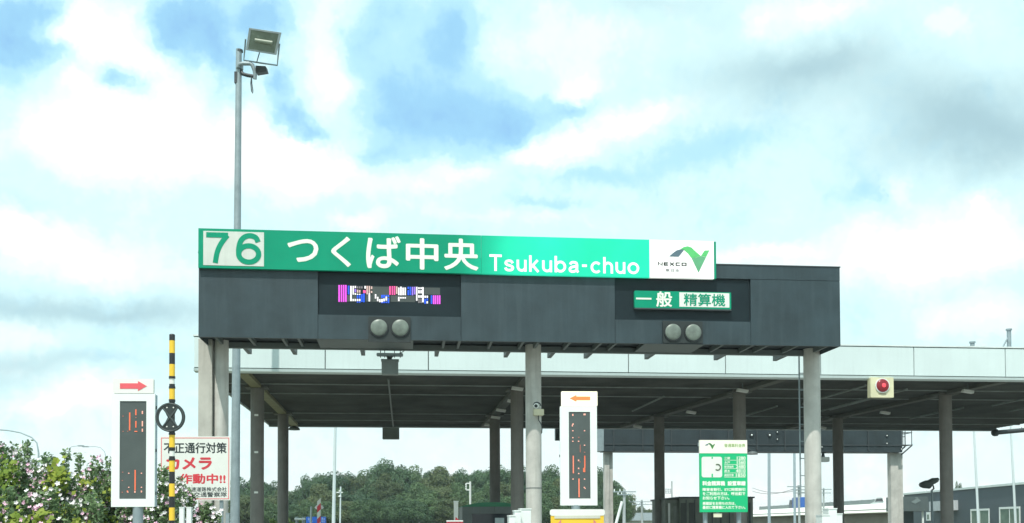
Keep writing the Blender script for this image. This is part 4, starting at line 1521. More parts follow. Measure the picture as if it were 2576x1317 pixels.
# antenna under it
p = c4p(900, 775, .3)
an2 = Thing('lane_antenna', 'small grey antenna box hanging below the far gantry right of the concrete column', 'antenna', FG, (p[0], .3, p[2]))
an2.part('antenna_box', B().box(p[0] - .28, p[0] + .28, .1, .5, p[2] - .16, p[2] + .1, .03), M('antenna_grey', ()))
an2.part('joint', B().cyl((p[0], .3, p[2] + .1), (p[0], .3, p[2] + .35), .1, .06, seg=12), M_DARKSTEEL)
an2.part('hanger', B().cyl((p[0] - .12, .3, p[2] + .3), (p[0] - .12, .3, zfb), .03, seg=8).cyl((p[0] + .12, .3, p[2] + .3), (p[0] + .12, .3, zfb), .03, seg=8), M_DARKSTEEL)

# ------------------------------------------------------------------ toll booths and machines
def c2z(x, y):
    return 1082.5 + .19875 * x, 1170.2 + .19875 * y


YB = 38.0
o = at(1225, 1290, YB)
BF = Frame((o.x, o.y), YAW)
tb = Thing('toll_booth', 'small grey toll booth with a green roof edge beside the middle column', 'toll booth', BF, (0, .9, 0))
q = BF.rect(*c2z(405, 480), *c2z(1160, 620))
zroof, zfas = q[3], BF.hit(*c2z(700, 530))[1]
zop = BF.hit(*c2z(700, 618))[1]
M_BOOTH = M('booth_grey_steel', (.13, .155, .15), .5, var=.12, streak=.2)
ua = BF.hit(*c2z(532, 650))[0]
# roof with a crowned edge
pts = [(q[0] - .02, zfas + .002), (q[1] + .02, zfas + .002)]
for i in range(13):
    k = i / 12
    pts.append((q[1] + .02 - (q[1] - q[0] + .04) * k, zfas + .02 + (zroof - zfas) * (1 - abs(2 * k - 1) ** 2.2)))
rf = tb.part('roof', B().prism(pts, -.08, 2.3), M('green_roof_paint', (.03, .20, .10), .5, var=.2))
for (a_, c_) in ((q[0], ua - .008), (ua, (ua + q[1]) / 2 - .12), ((ua + q[1]) / 2 - .112, q[1])):
    tb.part('fascia_panel', B().box(a_, c_, -.05, 0, zop, zfas), M_BOOTH)
tb.part('wall', B().box(q[0], ua - .01, .0005, 2.2, 0, zfas - .002), M_BOOTH)
tb.part('wall', B().box(q[1] - .1, q[1], .0005, 2.2, 0, zfas - .002), M_BOOTH)
tb.part('rear_wall', B().box(ua - .009, q[1] - .101, 2.1, 2.2, 0, zfas - .002), M_BOOTH)
tb.part('counter', B().box(ua - .009, q[1] - .101, .001, .1, 0, 1.0), M_BOOTH)
tb.part('window', B().box(ua - .008, q[1] - .102, .04, .05, 1.001, zop), M('dark_booth_glass', (.02, .03, .04), .08))
k = BF.rect(*c2z(818, 670), *c2z(935, 760), .03)
tb.part('notice', B().box(k[0], k[1], .02, .035, k[2], k[3]), M('pale_notice', (.5, .6, .6), .5))

# three stepped white cabinets by the middle column
for (a_, c_, yt, Y, lab) in ((1281, 1297, 1296.5, 17.6, 'lowest of three stepped white cabinets at the foot of the middle column'),
                             (1294.5, 1311, 1284, 17.9, 'middle one of three stepped white cabinets at the foot of the middle column'),
                             (1309, 1336, 1279.5, 18.2, 'tallest of three stepped white cabinets at the foot of the middle column'),
                             (2068, 2089, 1295, 20.2, 'low pale cabinet right of the ladder column'),
                             (2084, 2106, 1279, 20.6, 'tall white cabinet right of the ladder column'),
                             (2105, 2119.5, 1292, 20.9, 'narrow pale blue cabinet behind the tall white one by the ladder column')):
    p0, p1 = at(a_, yt, Y), at(c_, yt, Y)
    f_ = Frame((p0.x, p0.y), YAW)
    w_ = (p1 - p0).length
    t = Thing('service_cabinet', lab, 'cabinet', f_, (w_ / 2, .15, 0), 'white cabinets on the toll islands')
    bd_ = t.part('body', B().box(0, w_, 0, .3, .05, p0.z - .02), M_CAB)
    t.part('lid', B().box(-.008, w_ + .008, -.012, .312, p0.z - .0198, p0.z), M_CAB)
    t.part('door', B().box(.012, w_ - .012, -.006, -.0005, .12, p0.z - .06), M_CAB, bd_)
    t.part('plinth', B().box(.01, w_ - .01, .01, .29, 0, .0498), M_KERB)

# dark kiosk behind the price sign
YK = 42.0
o = at(1780, 1290, YK)
KF = Frame((o.x, o.y), YAW)


def c3z(x, y):
    return 1536 + .2 * x, 1053.2 + .2 * y


ks = Thing('ticket_kiosk', 'dark olive grey kiosk with a stepped flat roof behind the price sign', 'kiosk', KF, (0, 1, 0))
u0_, z0_ = KF.hit(*c3z(685, 1030))
u1_ = KF.hit(*c3z(868, 1005))[0]
u2_ = KF.hit(*c3z(1790, 990))[0]
zr1, zr2 = KF.hit(*c3z(868, 1003))[1], KF.hit(*c3z(1120, 985))[1]
M_KIOSK = M('olive_grey_wall', (.17, .19, .155), .6, var=.3, scale=2, streak=.4, grime=(.24, .25, .21))
ks.part('wall', B().box(u0_ + .05, u1_ - .001, .2, 2.4, 0, zr1 - .06), M_KIOSK)
ks.part('wall', B().box(u1_, u2_, .0, 2.4, 0, zr2 - .06), M_KIOSK)
ks.part('roof', B().box(u0_, u1_ - .051, .1, 2.5, zr1 - .0595, zr1), M_DARKSTEEL)
ks.part('roof', B().box(u1_ - .05, u2_ + .05, -.08, 2.5, zr2 - .0595, zr2), M_DARKSTEEL)
for (a_, c_, t0, t1, m_) in ((735, 760, 1065, 1300, M_WHITE), (808, 845, 1100, 1270, M('pale_grey_door', (.2, .22, .19), .6)), (880, 950, 1065, 1317, M('dark_door', (.045, .055, .045), .5)), (985, 1050, 1060, 1317, M('dark_door', ())), (1735, 1760, 1060, 1200, M_DARKSTEEL)):
    k = KF.rect(*c3z(a_, t0), *c3z(c_, t1), 0)
    nn = .2 if a_ < 868 else 0
    if m_ is M_WHITE:
        ks.part('reflector_post', B().box(k[0], k[1], nn - .08, nn - .02, 0, k[3]), m_)
    else:
        ks.part('door', B().box(k[0], k[1], nn - .02, nn - .001, k[2] - .6, k[3]), m_)
for i in range(9):
    u = u1_ + .25 + i * .36
    if u < u2_ - .1:
        ks.part('wall_rib', B().box(u, u + .03, -.025, -.0012, .3, zr2 - .12), M_DARKSTEEL)

# ------------------------------------------------------------------ small poles, road signs and barrier
def simple_pole(name, lab, cat, xt, yt, xb, Y, r0, r1, mat, group=None, extra=None):
    t_ = at(xt, yt, Y)
    b0 = at(xb, 1317, Y)
    d_ = t_ - b0
    bs = b0 - d_ * (b0.z / d_.z)
    t = Thing(name, lab, cat, WORLDF, tuple(bs), group)
    t.part('pole', B().cyl(bs, t_, r0, r1, seg=14), mat)
    t.part('base_plate', B().cyl((bs.x, bs.y, 0), (bs.x, bs.y, .06), r0 * 2, seg=14), M_DARKSTEEL)
    t.part('cap', B().dome(t_, r1 * 1.1, axis=(0, 0, 1), h=.6, seg=14, rings=3), mat)
    return t


PALE = M('pale_painted_pole', (.55, .63, .64), .45, var=.05)
PALE2 = M('grey_blue_pole', (.30, .38, .41), .5, var=.08)
simple_pole('lamp_post', 'tall pale lamp post beyond the left lane in front of the trees', 'lamp post', 844, 1040, 839, 60, .11, .075, PALE)
simple_pole('lamp_post', 'grey blue post directly right of the price sign', 'lamp post', 1934.5, 1100, 1935, 66, .10, .09, PALE2, 'grey posts behind the far gantry')
simple_pole('lamp_post', 'grey blue post left of the ladder column, next to the blue truck', 'lamp post', 1998, 1100, 1999.5, 70, .09, .08, PALE2, 'grey posts behind the far gantry')
simple_pole('flag_pole', 'left one of two white flag poles before the dark office building', 'flagpole', 2448, 1040, 2461.5, 66, .09, .058, PALE, 'white flag poles')
simple_pole('flag_pole', 'right one of two white flag poles before the dark office building', 'flagpole', 2541, 1040, 2555, 66, .09, .058, PALE, 'white flag poles')
simple_pole('marker_post', 'slim pale post with a yellow band beside the blue road sign', 'post', 783, 1276, 782, 44, .045, .04, PALE)
t = simple_pole('camera_post', 'thin pole with a white crossbar and small cameras beside the tall lamp post', 'post', 857, 1226, 855.5, 58, .05, .04, PALE)


def cA(x, y):   # zoom window over the trees
    return (1000 + x * .1941) * .7314, (1560 + y * .1941) * .7314


p = at(*cA(870, 693), 58)
t.part('crossbar', B().box(p.x - .18, p.x + .16, p.y - .03, p.y + .03, p.z - .03, p.z + .03), M_CAB)
t.part('camera', B().cyl((p.x + .0, p.y - .12, p.z + .08), (p.x + .0, p.y + .1, p.z + .1), .05, seg=12), M_CAB)
t.part('camera', B().dome((p.x, p.y, p.z - .24), .09, axis=(0, 0, 1), h=.8), M_CAB)
t.part('bracket', B().cyl((p.x, p.y, p.z - .2), (p.x, p.y, p.z), .02, seg=6).box(p.x - .2, p.x, p.y - .02, p.y + .02, p.z - .02, p.z + .02), M_GALV)

YR = 50.0
q0, q1 = at(*cA(270, 1125), YR), at(*cA(625, 1300), YR)
rs = Thing('road_sign', 'blue road sign with white writing low in front of the trees', 'sign', WORLDF, ((q0.x + q1.x) / 2, YR, 0))
bp_ = rs.part('panel', B().box(q0.x, q1.x, YR, YR + .03, q1.z - .1, q0.z), M('blue_sign', (.01, .09, .42), .45, var=.06))
M_PB = M('pale_blue_lettering', (.40, .55, .75), .5)
for (t_, a_) in (('駐車', (305, 1140, 365, 1185)), ('禁止', (545, 1140, 610, 1185)), ('一般', (320, 1192, 385, 1225)), ('出口', (545, 1192, 600, 1225))):
    k0, k1 = at(*cA(a_[0], a_[1]), YR), at(*cA(a_[2], a_[3]), YR)
    rs.text('lettering', t_, (k0.x, k1.x, k1.z, k0.z), YR, M_PB, bp_, depth=.004)
for xx in (q0.x + .2, q1.x - .2):
    rs.part('post', B().cyl((xx, YR + .08, 0), (xx, YR + .08, q0.z - .05), .04, seg=10), M_GALV)

# guard rail stub left of the sign
g0 = at(*cA(110, 1125), 48)
gr = Thing('guard_rail', 'grey guard rail with a white top bar left of the blue road sign', 'guard rail', WORLDF, (g0.x, 48, 0))
ga, gb = at(*cA(75, 1165), 48), at(*cA(262, 1165), 48)
gr.part('rail', B().cyl((ga.x, 47.92, ga.z), (gb.x, 47.92, gb.z), .05, seg=10), M_CAB)
gr.part('rail', B().cyl((ga.x, 47.92, ga.z - .28), (gb.x + 3, 47.92, gb.z - .28), .05, seg=10), M_GALV)
for xx in (g0.x, gb.x - .1):
    gr.part('post', B().cyl((xx, 48, 0), (xx, 48, g0.z), .07, seg=12), M_GALV)

# red and white barrier arm standing up
YA = 36.0
ba0, ba1 = at(802, 1330, YA), at(804, 1262, YA)
ba = Thing('barrier_arm', 'raised red and white barrier arm in front of the blue road sign', 'barrier', WORLDF, (ba0.x, YA, 0))
b = B()
z = .9
k = 0
while z < ba1.z:
    b.cur = k % 2
    z1_ = min(z + .22, ba1.z)
    if k % 2:
        b.hexa([(ba0.x - .06, YA, z), (ba0.x + .06, YA, z + .12), (ba0.x + .06, YA + .05, z + .12), (ba0.x - .06, YA + .05, z), (ba0.x - .06, YA, z1_), (ba0.x + .06, YA, z1_ + .12), (ba0.x + .06, YA + .05, z1_ + .12), (ba0.x - .06, YA + .05, z1_)])
    else:
        b.hexa([(ba0.x - .06, YA, z), (ba0.x + .06, YA, z + .12 if k else z), (ba0.x + .06, YA + .05, z + .12 if k else z), (ba0.x - .06, YA + .05, z), (ba0.x - .06, YA, z1_), (ba0.x + .06, YA, z1_ + .12), (ba0.x + .06, YA + .05, z1_ + .12), (ba0.x - .06, YA + .05, z1_)])
    z = z1_
    k += 1
ba.part('arm', b, [M_WHITE, M_RED])
zc_ = at(803, 1276, YA).z
ba.part('end_lamp', B().prism([(ba0.x - .16, zc_ - .02), (ba0.x - .1, zc_ - .08), (ba0.x + .1, zc_ - .08), (ba0.x + .16, zc_ - .02), (ba0.x + .1, zc_ + .06), (ba0.x - .1, zc_ + .06)], YA + .052, YA + .09), M_CAB)
ba.part('drive_housing', B().box(ba0.x - .2, ba0.x + .2, YA - .05, YA + .35, 0, .95, .03), M('barrier_yellow', (.6, .45, .05), .5))

# white frame sign post before the trees and white pillar with red hood
YF_ = 52.0
px_, pz_ = at(*c2z(505, 210), YF_), at(*c2z(505, 640), YF_)
fs = Thing('frame_signpost', 'slim white post with a small open square frame at its top', 'sign post', WORLDF, (px_.x, YF_, 0))
fs.part('post', B().cyl((px_.x, YF_, 0), (px_.x, YF_, px_.z), .05, seg=12), M_CAB)
w0, w1 = at(*c2z(455, 235), YF_), at(*c2z(495, 318), YF_)
b = B()
for (a_, c_) in (((w0.x, w0.z), (px_.x, w0.z)), ((w0.x, w1.z), (px_.x, w1.z)), ((w0.x, w0.z), (w0.x, w1.z))):
    b.cyl((a_[0], YF_, a_[1]), (c_[0], YF_, c_[1]), .03, seg=8)
for i in range(3):
    zz = w1.z + (w0.z - w1.z) * (i + .5) / 3
    b.dome((w0.x - .01, YF_, zz), .06, axis=(-1, 0, 0), h=.8, seg=8, rings=3)
fs.part('frame', b, M_CAB)

YQ = 34.0
p0, p1 = at(*c2z(297, 456), YQ), at(*c2z(352, 700), YQ)
wp_ = Thing('white_pillar', 'white square pillar behind a red hooded machine left of the toll booth', 'pillar', WORLDF, ((p0.x + p1.x) / 2, YQ + .1, 0))
wp_.part('shaft', B().box(p0.x, p1.x, YQ, YQ + .14, 0, p0.z - .02), M_WHITE)
wp_.part('cap', B().box(p0.x - .01, p1.x + .01, YQ - .01, YQ + .15, p0.z - .0198, p0.z), M_CAB)
p0, p1 = at(*c2z(207, 706), YQ - 1), at(*c2z(412, 760), YQ - 1)
rm = Thing('red_machine', 'red hooded barrier machine with a white rim at the bottom edge of the view', 'machine', WORLDF, ((p0.x + p1.x) / 2, YQ - .8, 0))
rm.part('hood', B().prism(rrect(p0.x, p1.x, p0.z - .3, p0.z, .05), YQ - 1, YQ - .6), M_RED)
rm.part('body', B().box(p0.x + .02, p1.x - .02, YQ - .98, YQ - .62, 0, p0.z - .301), M_CAB)
rm.part('rim', B().prism(rrect(p0.x - .01, p1.x + .01, p0.z - .03, p0.z + .012, .015), YQ - 1.02, YQ - 1.001), M_CAB)
k0 = at(*c2z(335, 660), YQ - 1)
rm.part('beacon', B().prism([(k0.x - .06, p0.z + .002), (k0.x + .09, p0.z + .002), (k0.x - .04, k0.z)], YQ - .9, YQ - .8), M_RED)

# floodlight on a post, right
YH = 46.0


def c5z(x, y):
    return 2194.2 + .2 * x, 1053.2 + .2 * y


hp0 = at(*c5z(748, 905), YH)
fl = Thing('floodlight_post', 'grey post with a drooping cowled floodlight seen from behind', 'floodlight', WORLDF, (hp0.x, YH, 0))
fl.part('post', B().cyl((hp0.x, YH, 0), hp0, .055, .05, seg=14), M_GALV)
hd = [(585, 835), (600, 808), (665, 780), (700, 778), (750, 750), (830, 745), (842, 765), (828, 795), (800, 815), (760, 835), (720, 885), (640, 878), (600, 862)]
pts = [at(*c5z(*p_), YH) for p_ in hd]
pts = [(p_.x, p_.z) for p_ in reversed(pts)]
b = B()
n_ = len(pts)
cxm = sum(p_[0] for p_ in pts) / n_
czm = sum(p_[1] for p_ in pts) / n_
rings_ = [(.55, -.22), (.9, -.14), (1.0, 0), (.9, .14), (.55, .22)]
vs = [(cxm + (p_[0] - cxm) * k_, YH + yy, czm + (p_[1] - czm) * k_) for (k_, yy) in rings_ for p_ in pts]
fs_ = [tuple(range(n_)), tuple(range(5 * n_ - 1, 4 * n_ - 1, -1))]
for r_ in range(4):
    for i in range(n_):
        j = (i + 1) % n_
        fs_.append((r_ * n_ + j, r_ * n_ + i, (r_ + 1) * n_ + i, (r_ + 1) * n_ + j))
b.add(vs, fs_, True)
fl.part('lamp_head', b, M('cowl_grey', (.10, .125, .115), .5, var=.2, scale=5))
ka, kb = at(*c5z(765, 840), YH), at(*c5z(775, 885), YH)
fl.part('yoke', B().tube([ka, kb, hp0], .035, 8), M_DARKSTEEL)

# ------------------------------------------------------------------ office building, right
oR = at(2576, 1213, 69.0)
oL = at(2274, 1242, 92.5)
d_ = (oR - oL)
d_.z = 0
OF = Frame((oL.x, oL.y), math.atan2(d_.y, d_.x))
LEN = d_.length
zO = (oR.z + oL.z) / 2
ob_ = Thing('office_building', 'low dark blue grey office building with white framed windows at the right edge', 'building', OF, (LEN / 2, 5, 0))
M_OFF = M('slate_wall_panel', (.062, .085, .10), .6, var=.1, scale=.8, streak=.15, grime=(.08, .1, .11))
wl_ = ob_.part('wall', B().box(0, LEN + 14, 0, 12, 0, zO - .15), M_OFF)
ob_.part('roof_coping', B().box(-.1, LEN + 14.1, -.12, 12.1, zO - .1495, zO), M('pale_coping', (.62, .68, .66), .5))
for (xa, ya, xb) in ((1240, 1135, 1475), (1600, 1110, 1862)):
    ua, z1_ = OF.hit(*c5z(xa, ya + 4))
    ub = OF.hit(*c5z(xb, ya))[0]
    z1_ = (z1_ + OF.hit(*c5z(xb, ya))[1]) / 2
    z0w = z1_ - 2.0
    f_ = ob_.part('window', B().box(ua, ub, -.04, .0, z1_ - .14, z1_).box(ua, ua + .14, -.04, 0, z0w, z1_ - .1402).box(ub - .14, ub, -.04, 0, z0w, z1_ - .1402).box((ua + ub) / 2 - .04, (ua + ub) / 2 + .04, -.03, 0, z0w, z1_ - .1402).box(ua, ub, -.04, 0, z0w - .1, z0w - .0002), M_CAB)
    ob_.part('pane', B().box(ua + .141, ub - .141, -.012, -.002, z0w, z1_ - .141), M('greenish_pane', (.16, .22, .18), .15, var=.25, scale=1.2), f_)
for (xa, ya, xb, yb) in ((430, 1190, 485, 1290), (685, 1180, 735, 1285)):
    k = OF.rect(*c5z(xa, ya), *c5z(xb, yb))
    f_ = ob_.part('window', B().box(k[0], k[1], -.05, -.001, k[2], k[3]), M_CAB)
    ob_.part('pane', B().box(k[0] + .25, k[1] - .25, -.06, -.0505, k[2] + .1, k[3] - .2), M('greenish_pane', ()), f_)
k = OF.rect(*c5z(775, 1040), *c5z(1065, 1160), -.1)
zs0 = OF.hit(*c5z(920, 1160), -.1)[1]
zs1 = OF.hit(*c5z(920, 1038), -.1)[1]
ob_.part('awning_box', B().box(k[0], k[1], -.5, -.001, zs0, zs1), M('pale_lilac_board', (.45, .48, .50), .5))
# porch block in front of the left end
pA, pB_ = at(2261, 1250, 80), at(2336, 1250, 80)
pc = at(2300, 1286.5, 80).z
PFm = Frame((pA.x, pA.y), R(2))
pw_ = (pB_ - pA).length
ob2 = Thing('entrance_porch', 'dark grey flat roofed porch block at the left end of the office building', 'porch', PFm, (pw_ / 2, 1, 0))
ob2.part('roof_block', B().box(0, pw_, 0, 2.5, pc, pA.z), M('porch_grey', (.075, .098, .10), .6, var=.12, streak=.15))
for uu in (.25, pw_ - .35):
    ob2.part('pillar', B().box(uu, uu + .12, .3, .42, 0, pc - .0005), M_CAB)
ob2.part('wall', B().box(.4, pw_ - .4, 1.8, 2.4, 0, pc - .0005), M_OFF)
k = PFm.rect(*c5z(490, 1005), *c5z(570, 1075))
ob2.part('wall_emblem', B().prism([(k[0], k[2] + .15), (k[0] + .3, k[2]), (k[0] + .75, k[2] + .25), (k[0] + .5, k[2] + .45)], -.03, -.001).box(k[1] - .18, k[1], -.03, -.0008, k[2] + .5, k[3]), M('faded_emblem', (.17, .21, .21), .6))

# ------------------------------------------------------------------ elevated road with noise wall
rA = at(1880, 1272.5, 172)
rB = at(2262, 1245.5, 114)
d_ = rB - rA
d_.z = 0
RF = Frame((rA.x, rA.y), math.atan2(d_.y, d_.x))
RL = d_.length
zN = (rA.z + rB.z) / 2
zp1 = (RF.hit(1901, 1284.5)[1] + RF.hit(2237, 1264)[1]) / 2
zp0 = (RF.hit(1901, 1298)[1] + RF.hit(2237, 1280)[1]) / 2
zd = (RF.hit(2130, 1297)[1])
er = Thing('elevated_road', 'elevated road with a bright white parapet over dark girders behind the far gantry', 'bridge', RF, (RL / 2, 3, 0))
er.part('deck', B().box(-60, RL + 4, .05, 9, zp0 - .3, zp0 + .15), M_KERB)
er.part('parapet', B().hexa([(-60, -.25, zp0 - .25), (RL + 4, -.25, zp0 - .25), (RL + 4, -.002, zp0 - .35), (-60, -.002, zp0 - .35), (-60, 1.0, zp1 + .03), (RL + 4, 1.0, zp1 + .03), (RL + 4, 1.2, zp1 + .02), (-60, 1.2, zp1 + .02)]), M('white_parapet', (.82, .82, .76), .6, var=.05, scale=.4))  # parapet face leans far back, shaped to catch more sun
er.part('girder', B().box(-60, RL + 4, .3, 8.6, zd, zp0 - .3005), M('brown_girder', (.13, .115, .095), .8, var=.2, scale=.5))
er.part('abutment', B().box(-60, RL + 4, 1.0, 8.2, 0, zd - .0005), M('beige_abutment', (.23, .21, .175), .9, var=.15, scale=.4, streak=.3, grime=(.15, .14, .12)))
nw = Thing('noise_wall', 'pale grey panelled noise wall standing along the far side of the elevated road', 'wall', RF, (RL / 2, 8.8, zp0))
zn2 = zN + (zN - EYE.z) * 8.6 / 140
M_NW = M('grey_noise_panel', (.27, .31, .30), .6, var=.12, scale=.8, streak=.2, grime=(.2, .22, .22))
k = -22
while k < RL + 3:
    nw.part('wall_panel', B().box(k + .03, k + 3.97, 8.7, 8.8, zp0 + .16, zn2), M_NW)
    nw.part('stanchion', B().box(k - .08, k + .08, 8.81, 9.0, zp0 - .1, zn2 + .05), M_GALV)
    k += 4


def wheel(t, fr_, u, n, z, r, w_=.2):
    ty = t.part('wheel', B().cyl((u, n, z), (u, n + w_, z), r, seg=20), M_BLACK)
    t.part('rim', B().cyl((u, n - .01, z), (u, n - .0005, z), r * .55, seg=16), M_GALV, ty)


# blue truck on the elevated road (drives along the road, nose to the left)
ut = RF.hit(2006, 1270, 3)[0]
ut1 = RF.hit(2027, 1270, 3)[0]
zr_ = zp0 + .15
tk = Thing('parked_truck', 'small blue truck with a dark cab on the elevated road left of the ladder column', 'truck', RF, (ut, 3, zr_))
sc = 1.0
M_BLU = M('truck_blue', (.03, .12, .42), .35, var=.06)
ztk = RF.hit(2016, 1257, 3)[1]
L_ = max(3.5, ut1 - ut)
bd_ = tk.part('cargo_box', B().box(ut, ut + L_, 2.2, 4.0, zr_ + .75, max(ztk, zr_ + 2.3), .05), M_BLU)
tk.part('chassis', B().box(ut - 1.6, ut + L_ - .1, 2.5, 3.7, zr_ + .45, zr_ + .749), M_BLACK)
zt_ = zr_ + 2.0
cb = tk.part('cab', B().prism([(ut - 1.7, zr_ + .55), (ut - .08, zr_ + .55), (ut - .08, zt_), (ut - 1.35, zt_), (ut - 1.68, zr_ + 1.3)], 2.25, 3.95), M('cab_grey', (.09, .12, .14), .35))
tk.part('window', B().prism([(ut - 1.45, zr_ + 1.3), (ut - .3, zr_ + 1.3), (ut - .3, zt_ - .1), (ut - 1.25, zt_ - .1)], 2.235, 2.249), M('dark_booth_glass', ()), cb)
for uu in (ut - 1.1, ut + L_ - .9):
    wheel(tk, RF, uu, 2.24, zr_ + .38, .38)
    wheel(tk, RF, uu, 3.72, zr_ + .38, .38)
# white car, only its roof shows over the parapet
uc = RF.hit(2203, 1264, 3)[0]
cr_ = Thing('white_car', 'white car whose roof shows just above the white parapet near the office building', 'car', RF, (uc + 2, 3, zr_))
zcr = max(RF.hit(2212, 1260, 3)[1], zr_ + 1.45)
hh = zcr - zr_
bd_ = cr_.part('body', B().prism([(uc, zr_ + .3), (uc + 4.2, zr_ + .3), (uc + 4.25, zr_ + .75), (uc + 4.1, zr_ + .92), (uc + 1.2, zr_ + .95), (uc + .1, zr_ + .75)], 2.2, 3.8), M_CAB)
cr_.part('cabin', B().prism([(uc + 1.1, zr_ + .951), (uc + 4.0, zr_ + .951), (uc + 3.7, zr_ + hh - .05), (uc + 3.3, zr_ + hh), (uc + 2.1, zr_ + hh), (uc + 1.8, zr_ + hh - .06)], 2.3, 3.7), M_CAB)
cr_.part('window', B().prism([(uc + 1.4, zr_ + .98), (uc + 3.8, zr_ + .98), (uc + 3.55, zr_ + hh - .12), (uc + 1.95, zr_ + hh - .12)], 2.285, 2.2995), M('dark_booth_glass', ()))
for uu in (uc + .85, uc + 3.4):
    wheel(cr_, RF, uu, 2.19, zr_ + .32, .32)
    wheel(cr_, RF, uu, 3.61, zr_ + .32, .32)

# ------------------------------------------------------------------ utility poles and wires
def util_pole(xt, yt, xb, Y, lab, arms, r=.16, strut=None):
    t_ = at(xt, yt, Y)
    b0 = at(xb, 1317, Y)
    d_ = t_ - b0
    bs = b0 - d_ * (b0.z / d_.z)
    t = Thing('utility_pole', lab, 'utility pole', WORLDF, tuple(bs), 'utility poles beyond the toll plaza')
    t.part('pole', B().cyl(bs, t_, r * 1.3, r, seg=12), M('pole_concrete', (.36, .4, .4), .8))
    for (dy, hw) in arms:
        z = at(xt, yt + dy, Y).z
        ar = t.part('crossarm', B().box(t_.x - hw, t_.x + hw, Y - .26, Y - .17, z - .05, z + .05), M_GALV)
        b = B()
        for k in (-.9, -.4, .4, .9):
            b.cyl((t_.x + k * hw, Y - .215, z + .05), (t_.x + k * hw, Y - .215, z + .28), .06, .04, seg=8)
        t.part('insulators', b, M_CAB, ar)
    if strut:
        s0, s1 = at(*strut[0], Y - .3), at(*strut[1], Y - .3)
        dd = s1 - s0
        t.part('strut', B().cyl(s0, s0 + dd * ((0 - s0.z) / dd.z), .14, seg=10), M_CAB)
    return t


util_pole(1570.5, 1231, 1570, 100, 'pale utility pole with a leaning white strut beside the trees', [(7, 1.1), (14, .7)], .13, ((1565, 1262), (1550, 1317)))
util_pole(1614.5, 1258, 1615.5, 160, 'distant utility pole above the grey roofed house', [(5, 2.2), (12, 1.6)], .16)
util_pole(1690, 1211, 1690.5, 130, 'thin mast with ladder-like crossarms left of the price sign', [], .09)
b_ = at(1682, 1236, 130)
am = Thing('antenna_array', 'row of thin horizontal antenna bars beside the mast left of the price sign', 'antenna', WORLDF, (b_.x, 130, b_.z))
b = B()
for yy in (1231, 1236, 1241):
    p0, p1 = at(1673, yy, 130), at(1689.5, yy, 130)
    b.cyl(p0, p1, .05, seg=6)
for xx in (1675, 1681, 1687):
    b.cyl(at(xx, 1230, 130), at(xx, 1242, 130), .03, seg=6)
am.part('bars', b, M_GALV)
util_pole(2009, 1221, 2011, 120, 'utility pole with spreading crossarms above the blue truck', [(4, 1.4), (12, .9), (20, .7)], .12)
util_pole(2072, 1228, 2072, 125, 'utility pole top just right of the ladder column', [(4, .9), (13, .8)], .1)
for (a_, c_, Y0, Y1, sag, lab) in (((1893, 1236), (2009, 1225), 150, 119.8, .6, 'upper wire running left from the pole above the blue truck'),
                                   ((1893, 1228), (2009, 1233), 150, 119.8, .5, 'lower wire running left from the pole above the blue truck'),
                                   ((1570, 1238), (1614, 1263), 99.8, 159.8, .8, 'wire between the two utility poles right of the trees')):
    p0, p1 = at(*a_, Y0), at(*c_, Y1)
    pts = [p0.lerp(p1, i / 10) - Vector((0, 0, sag * 4 * (i / 10) * (1 - i / 10))) for i in range(11)]
    o_ = Thing('overhead_wire', lab, 'wire', WORLDF, tuple(p0))
    o_.part('cable', B().tube(pts, .03, 5), M_DARKSTEEL)
# curved lamp arms far left
for (pts_, lab, r_, Y) in (([(97, 1325), (97, 1140), (93, 1115), (80, 1101), (52, 1089), (20, 1083), (-25, 1080)], 'thin grey lamp post arching left above the flowering shrubs', .03, 45),
                        ([(173, 1325), (172.5, 1140), (174, 1128), (181, 1124), (196, 1122.5)], 'faint curved lamp post with a short arm bending right behind the shrubs', .028, 90),
                        ([(267, 1325), (266.5, 1150), (263, 1137), (253, 1126.5), (240, 1124), (222, 1124.5)], 'faint curved lamp post bending left next to the left lane display', .028, 90)):
    pp = [at(x_, y_, Y) for (x_, y_) in pts_]
    pp[0].z = 0
    t = Thing('curved_lamp_post', lab, 'street lamp', WORLDF, tuple(pp[0]), 'curved lamp posts beyond the shrubs')
    t.part('pole', B().tube(pp, [r_ * 1.6, r_ * 1.3] + [r_] * (len(pp) - 2), 8), PALE2)
    e_ = pp[-1]
    sgx = 1 if pp[-1].x > pp[-2].x else -1
    t.part('lamp_head', B().box(e_.x, e_.x + sgx * .5, Y - .12, Y + .12, e_.z - .04, e_.z + .06, .02), M_GALV)

# ------------------------------------------------------------------ far house
h0, h1 = at(1578, 1309, 190), at(1650, 1294, 190)
fh = Thing('far_house', 'distant house with a long grey roof below the wooded rise', 'house', WORLDF, ((h0.x + h1.x) / 2, 193, 0))
fh.part('wall', B().box(h0.x + .3, h1.x + 2, 190, 196, 0, h0.z), M('house_wall', (.5, .52, .48), .8))
b = B()
b.hexa([(h0.x - .5, 189.4, h0.z - .1), (h1.x + 2.5, 189.4, h0.z - .1), (h1.x + 2.5, 196.6, h0.z - .1), (h0.x - .5, 196.6, h0.z - .1),
        (h0.x + 1.2, 192.8, h1.z + .3), (h1.x + 2.5, 192.8, h1.z + .3), (h1.x + 2.5, 193.2, h1.z + .3), (h0.x + 1.2, 193.2, h1.z + .3)])
fh.part('roof', b, M('grey_roof_tile', (.17, .2, .21), .7, var=.1, scale=3))

# ------------------------------------------------------------------ trees
rng = np.random.default_rng(11)
M_BARK = M('tree_bark', (.09, .07, .05), .9, var=.3)
LM = [leaf_mat('leaf_dark_green', (.026, .066, .036), (.082, .150, .070), .5), leaf_mat('leaf_mid_green', (.032, .076, .036), (.104, .172, .072), .5), leaf_mat('leaf_olive', (.048, .080, .036), (.136, .172, .072), .5)]


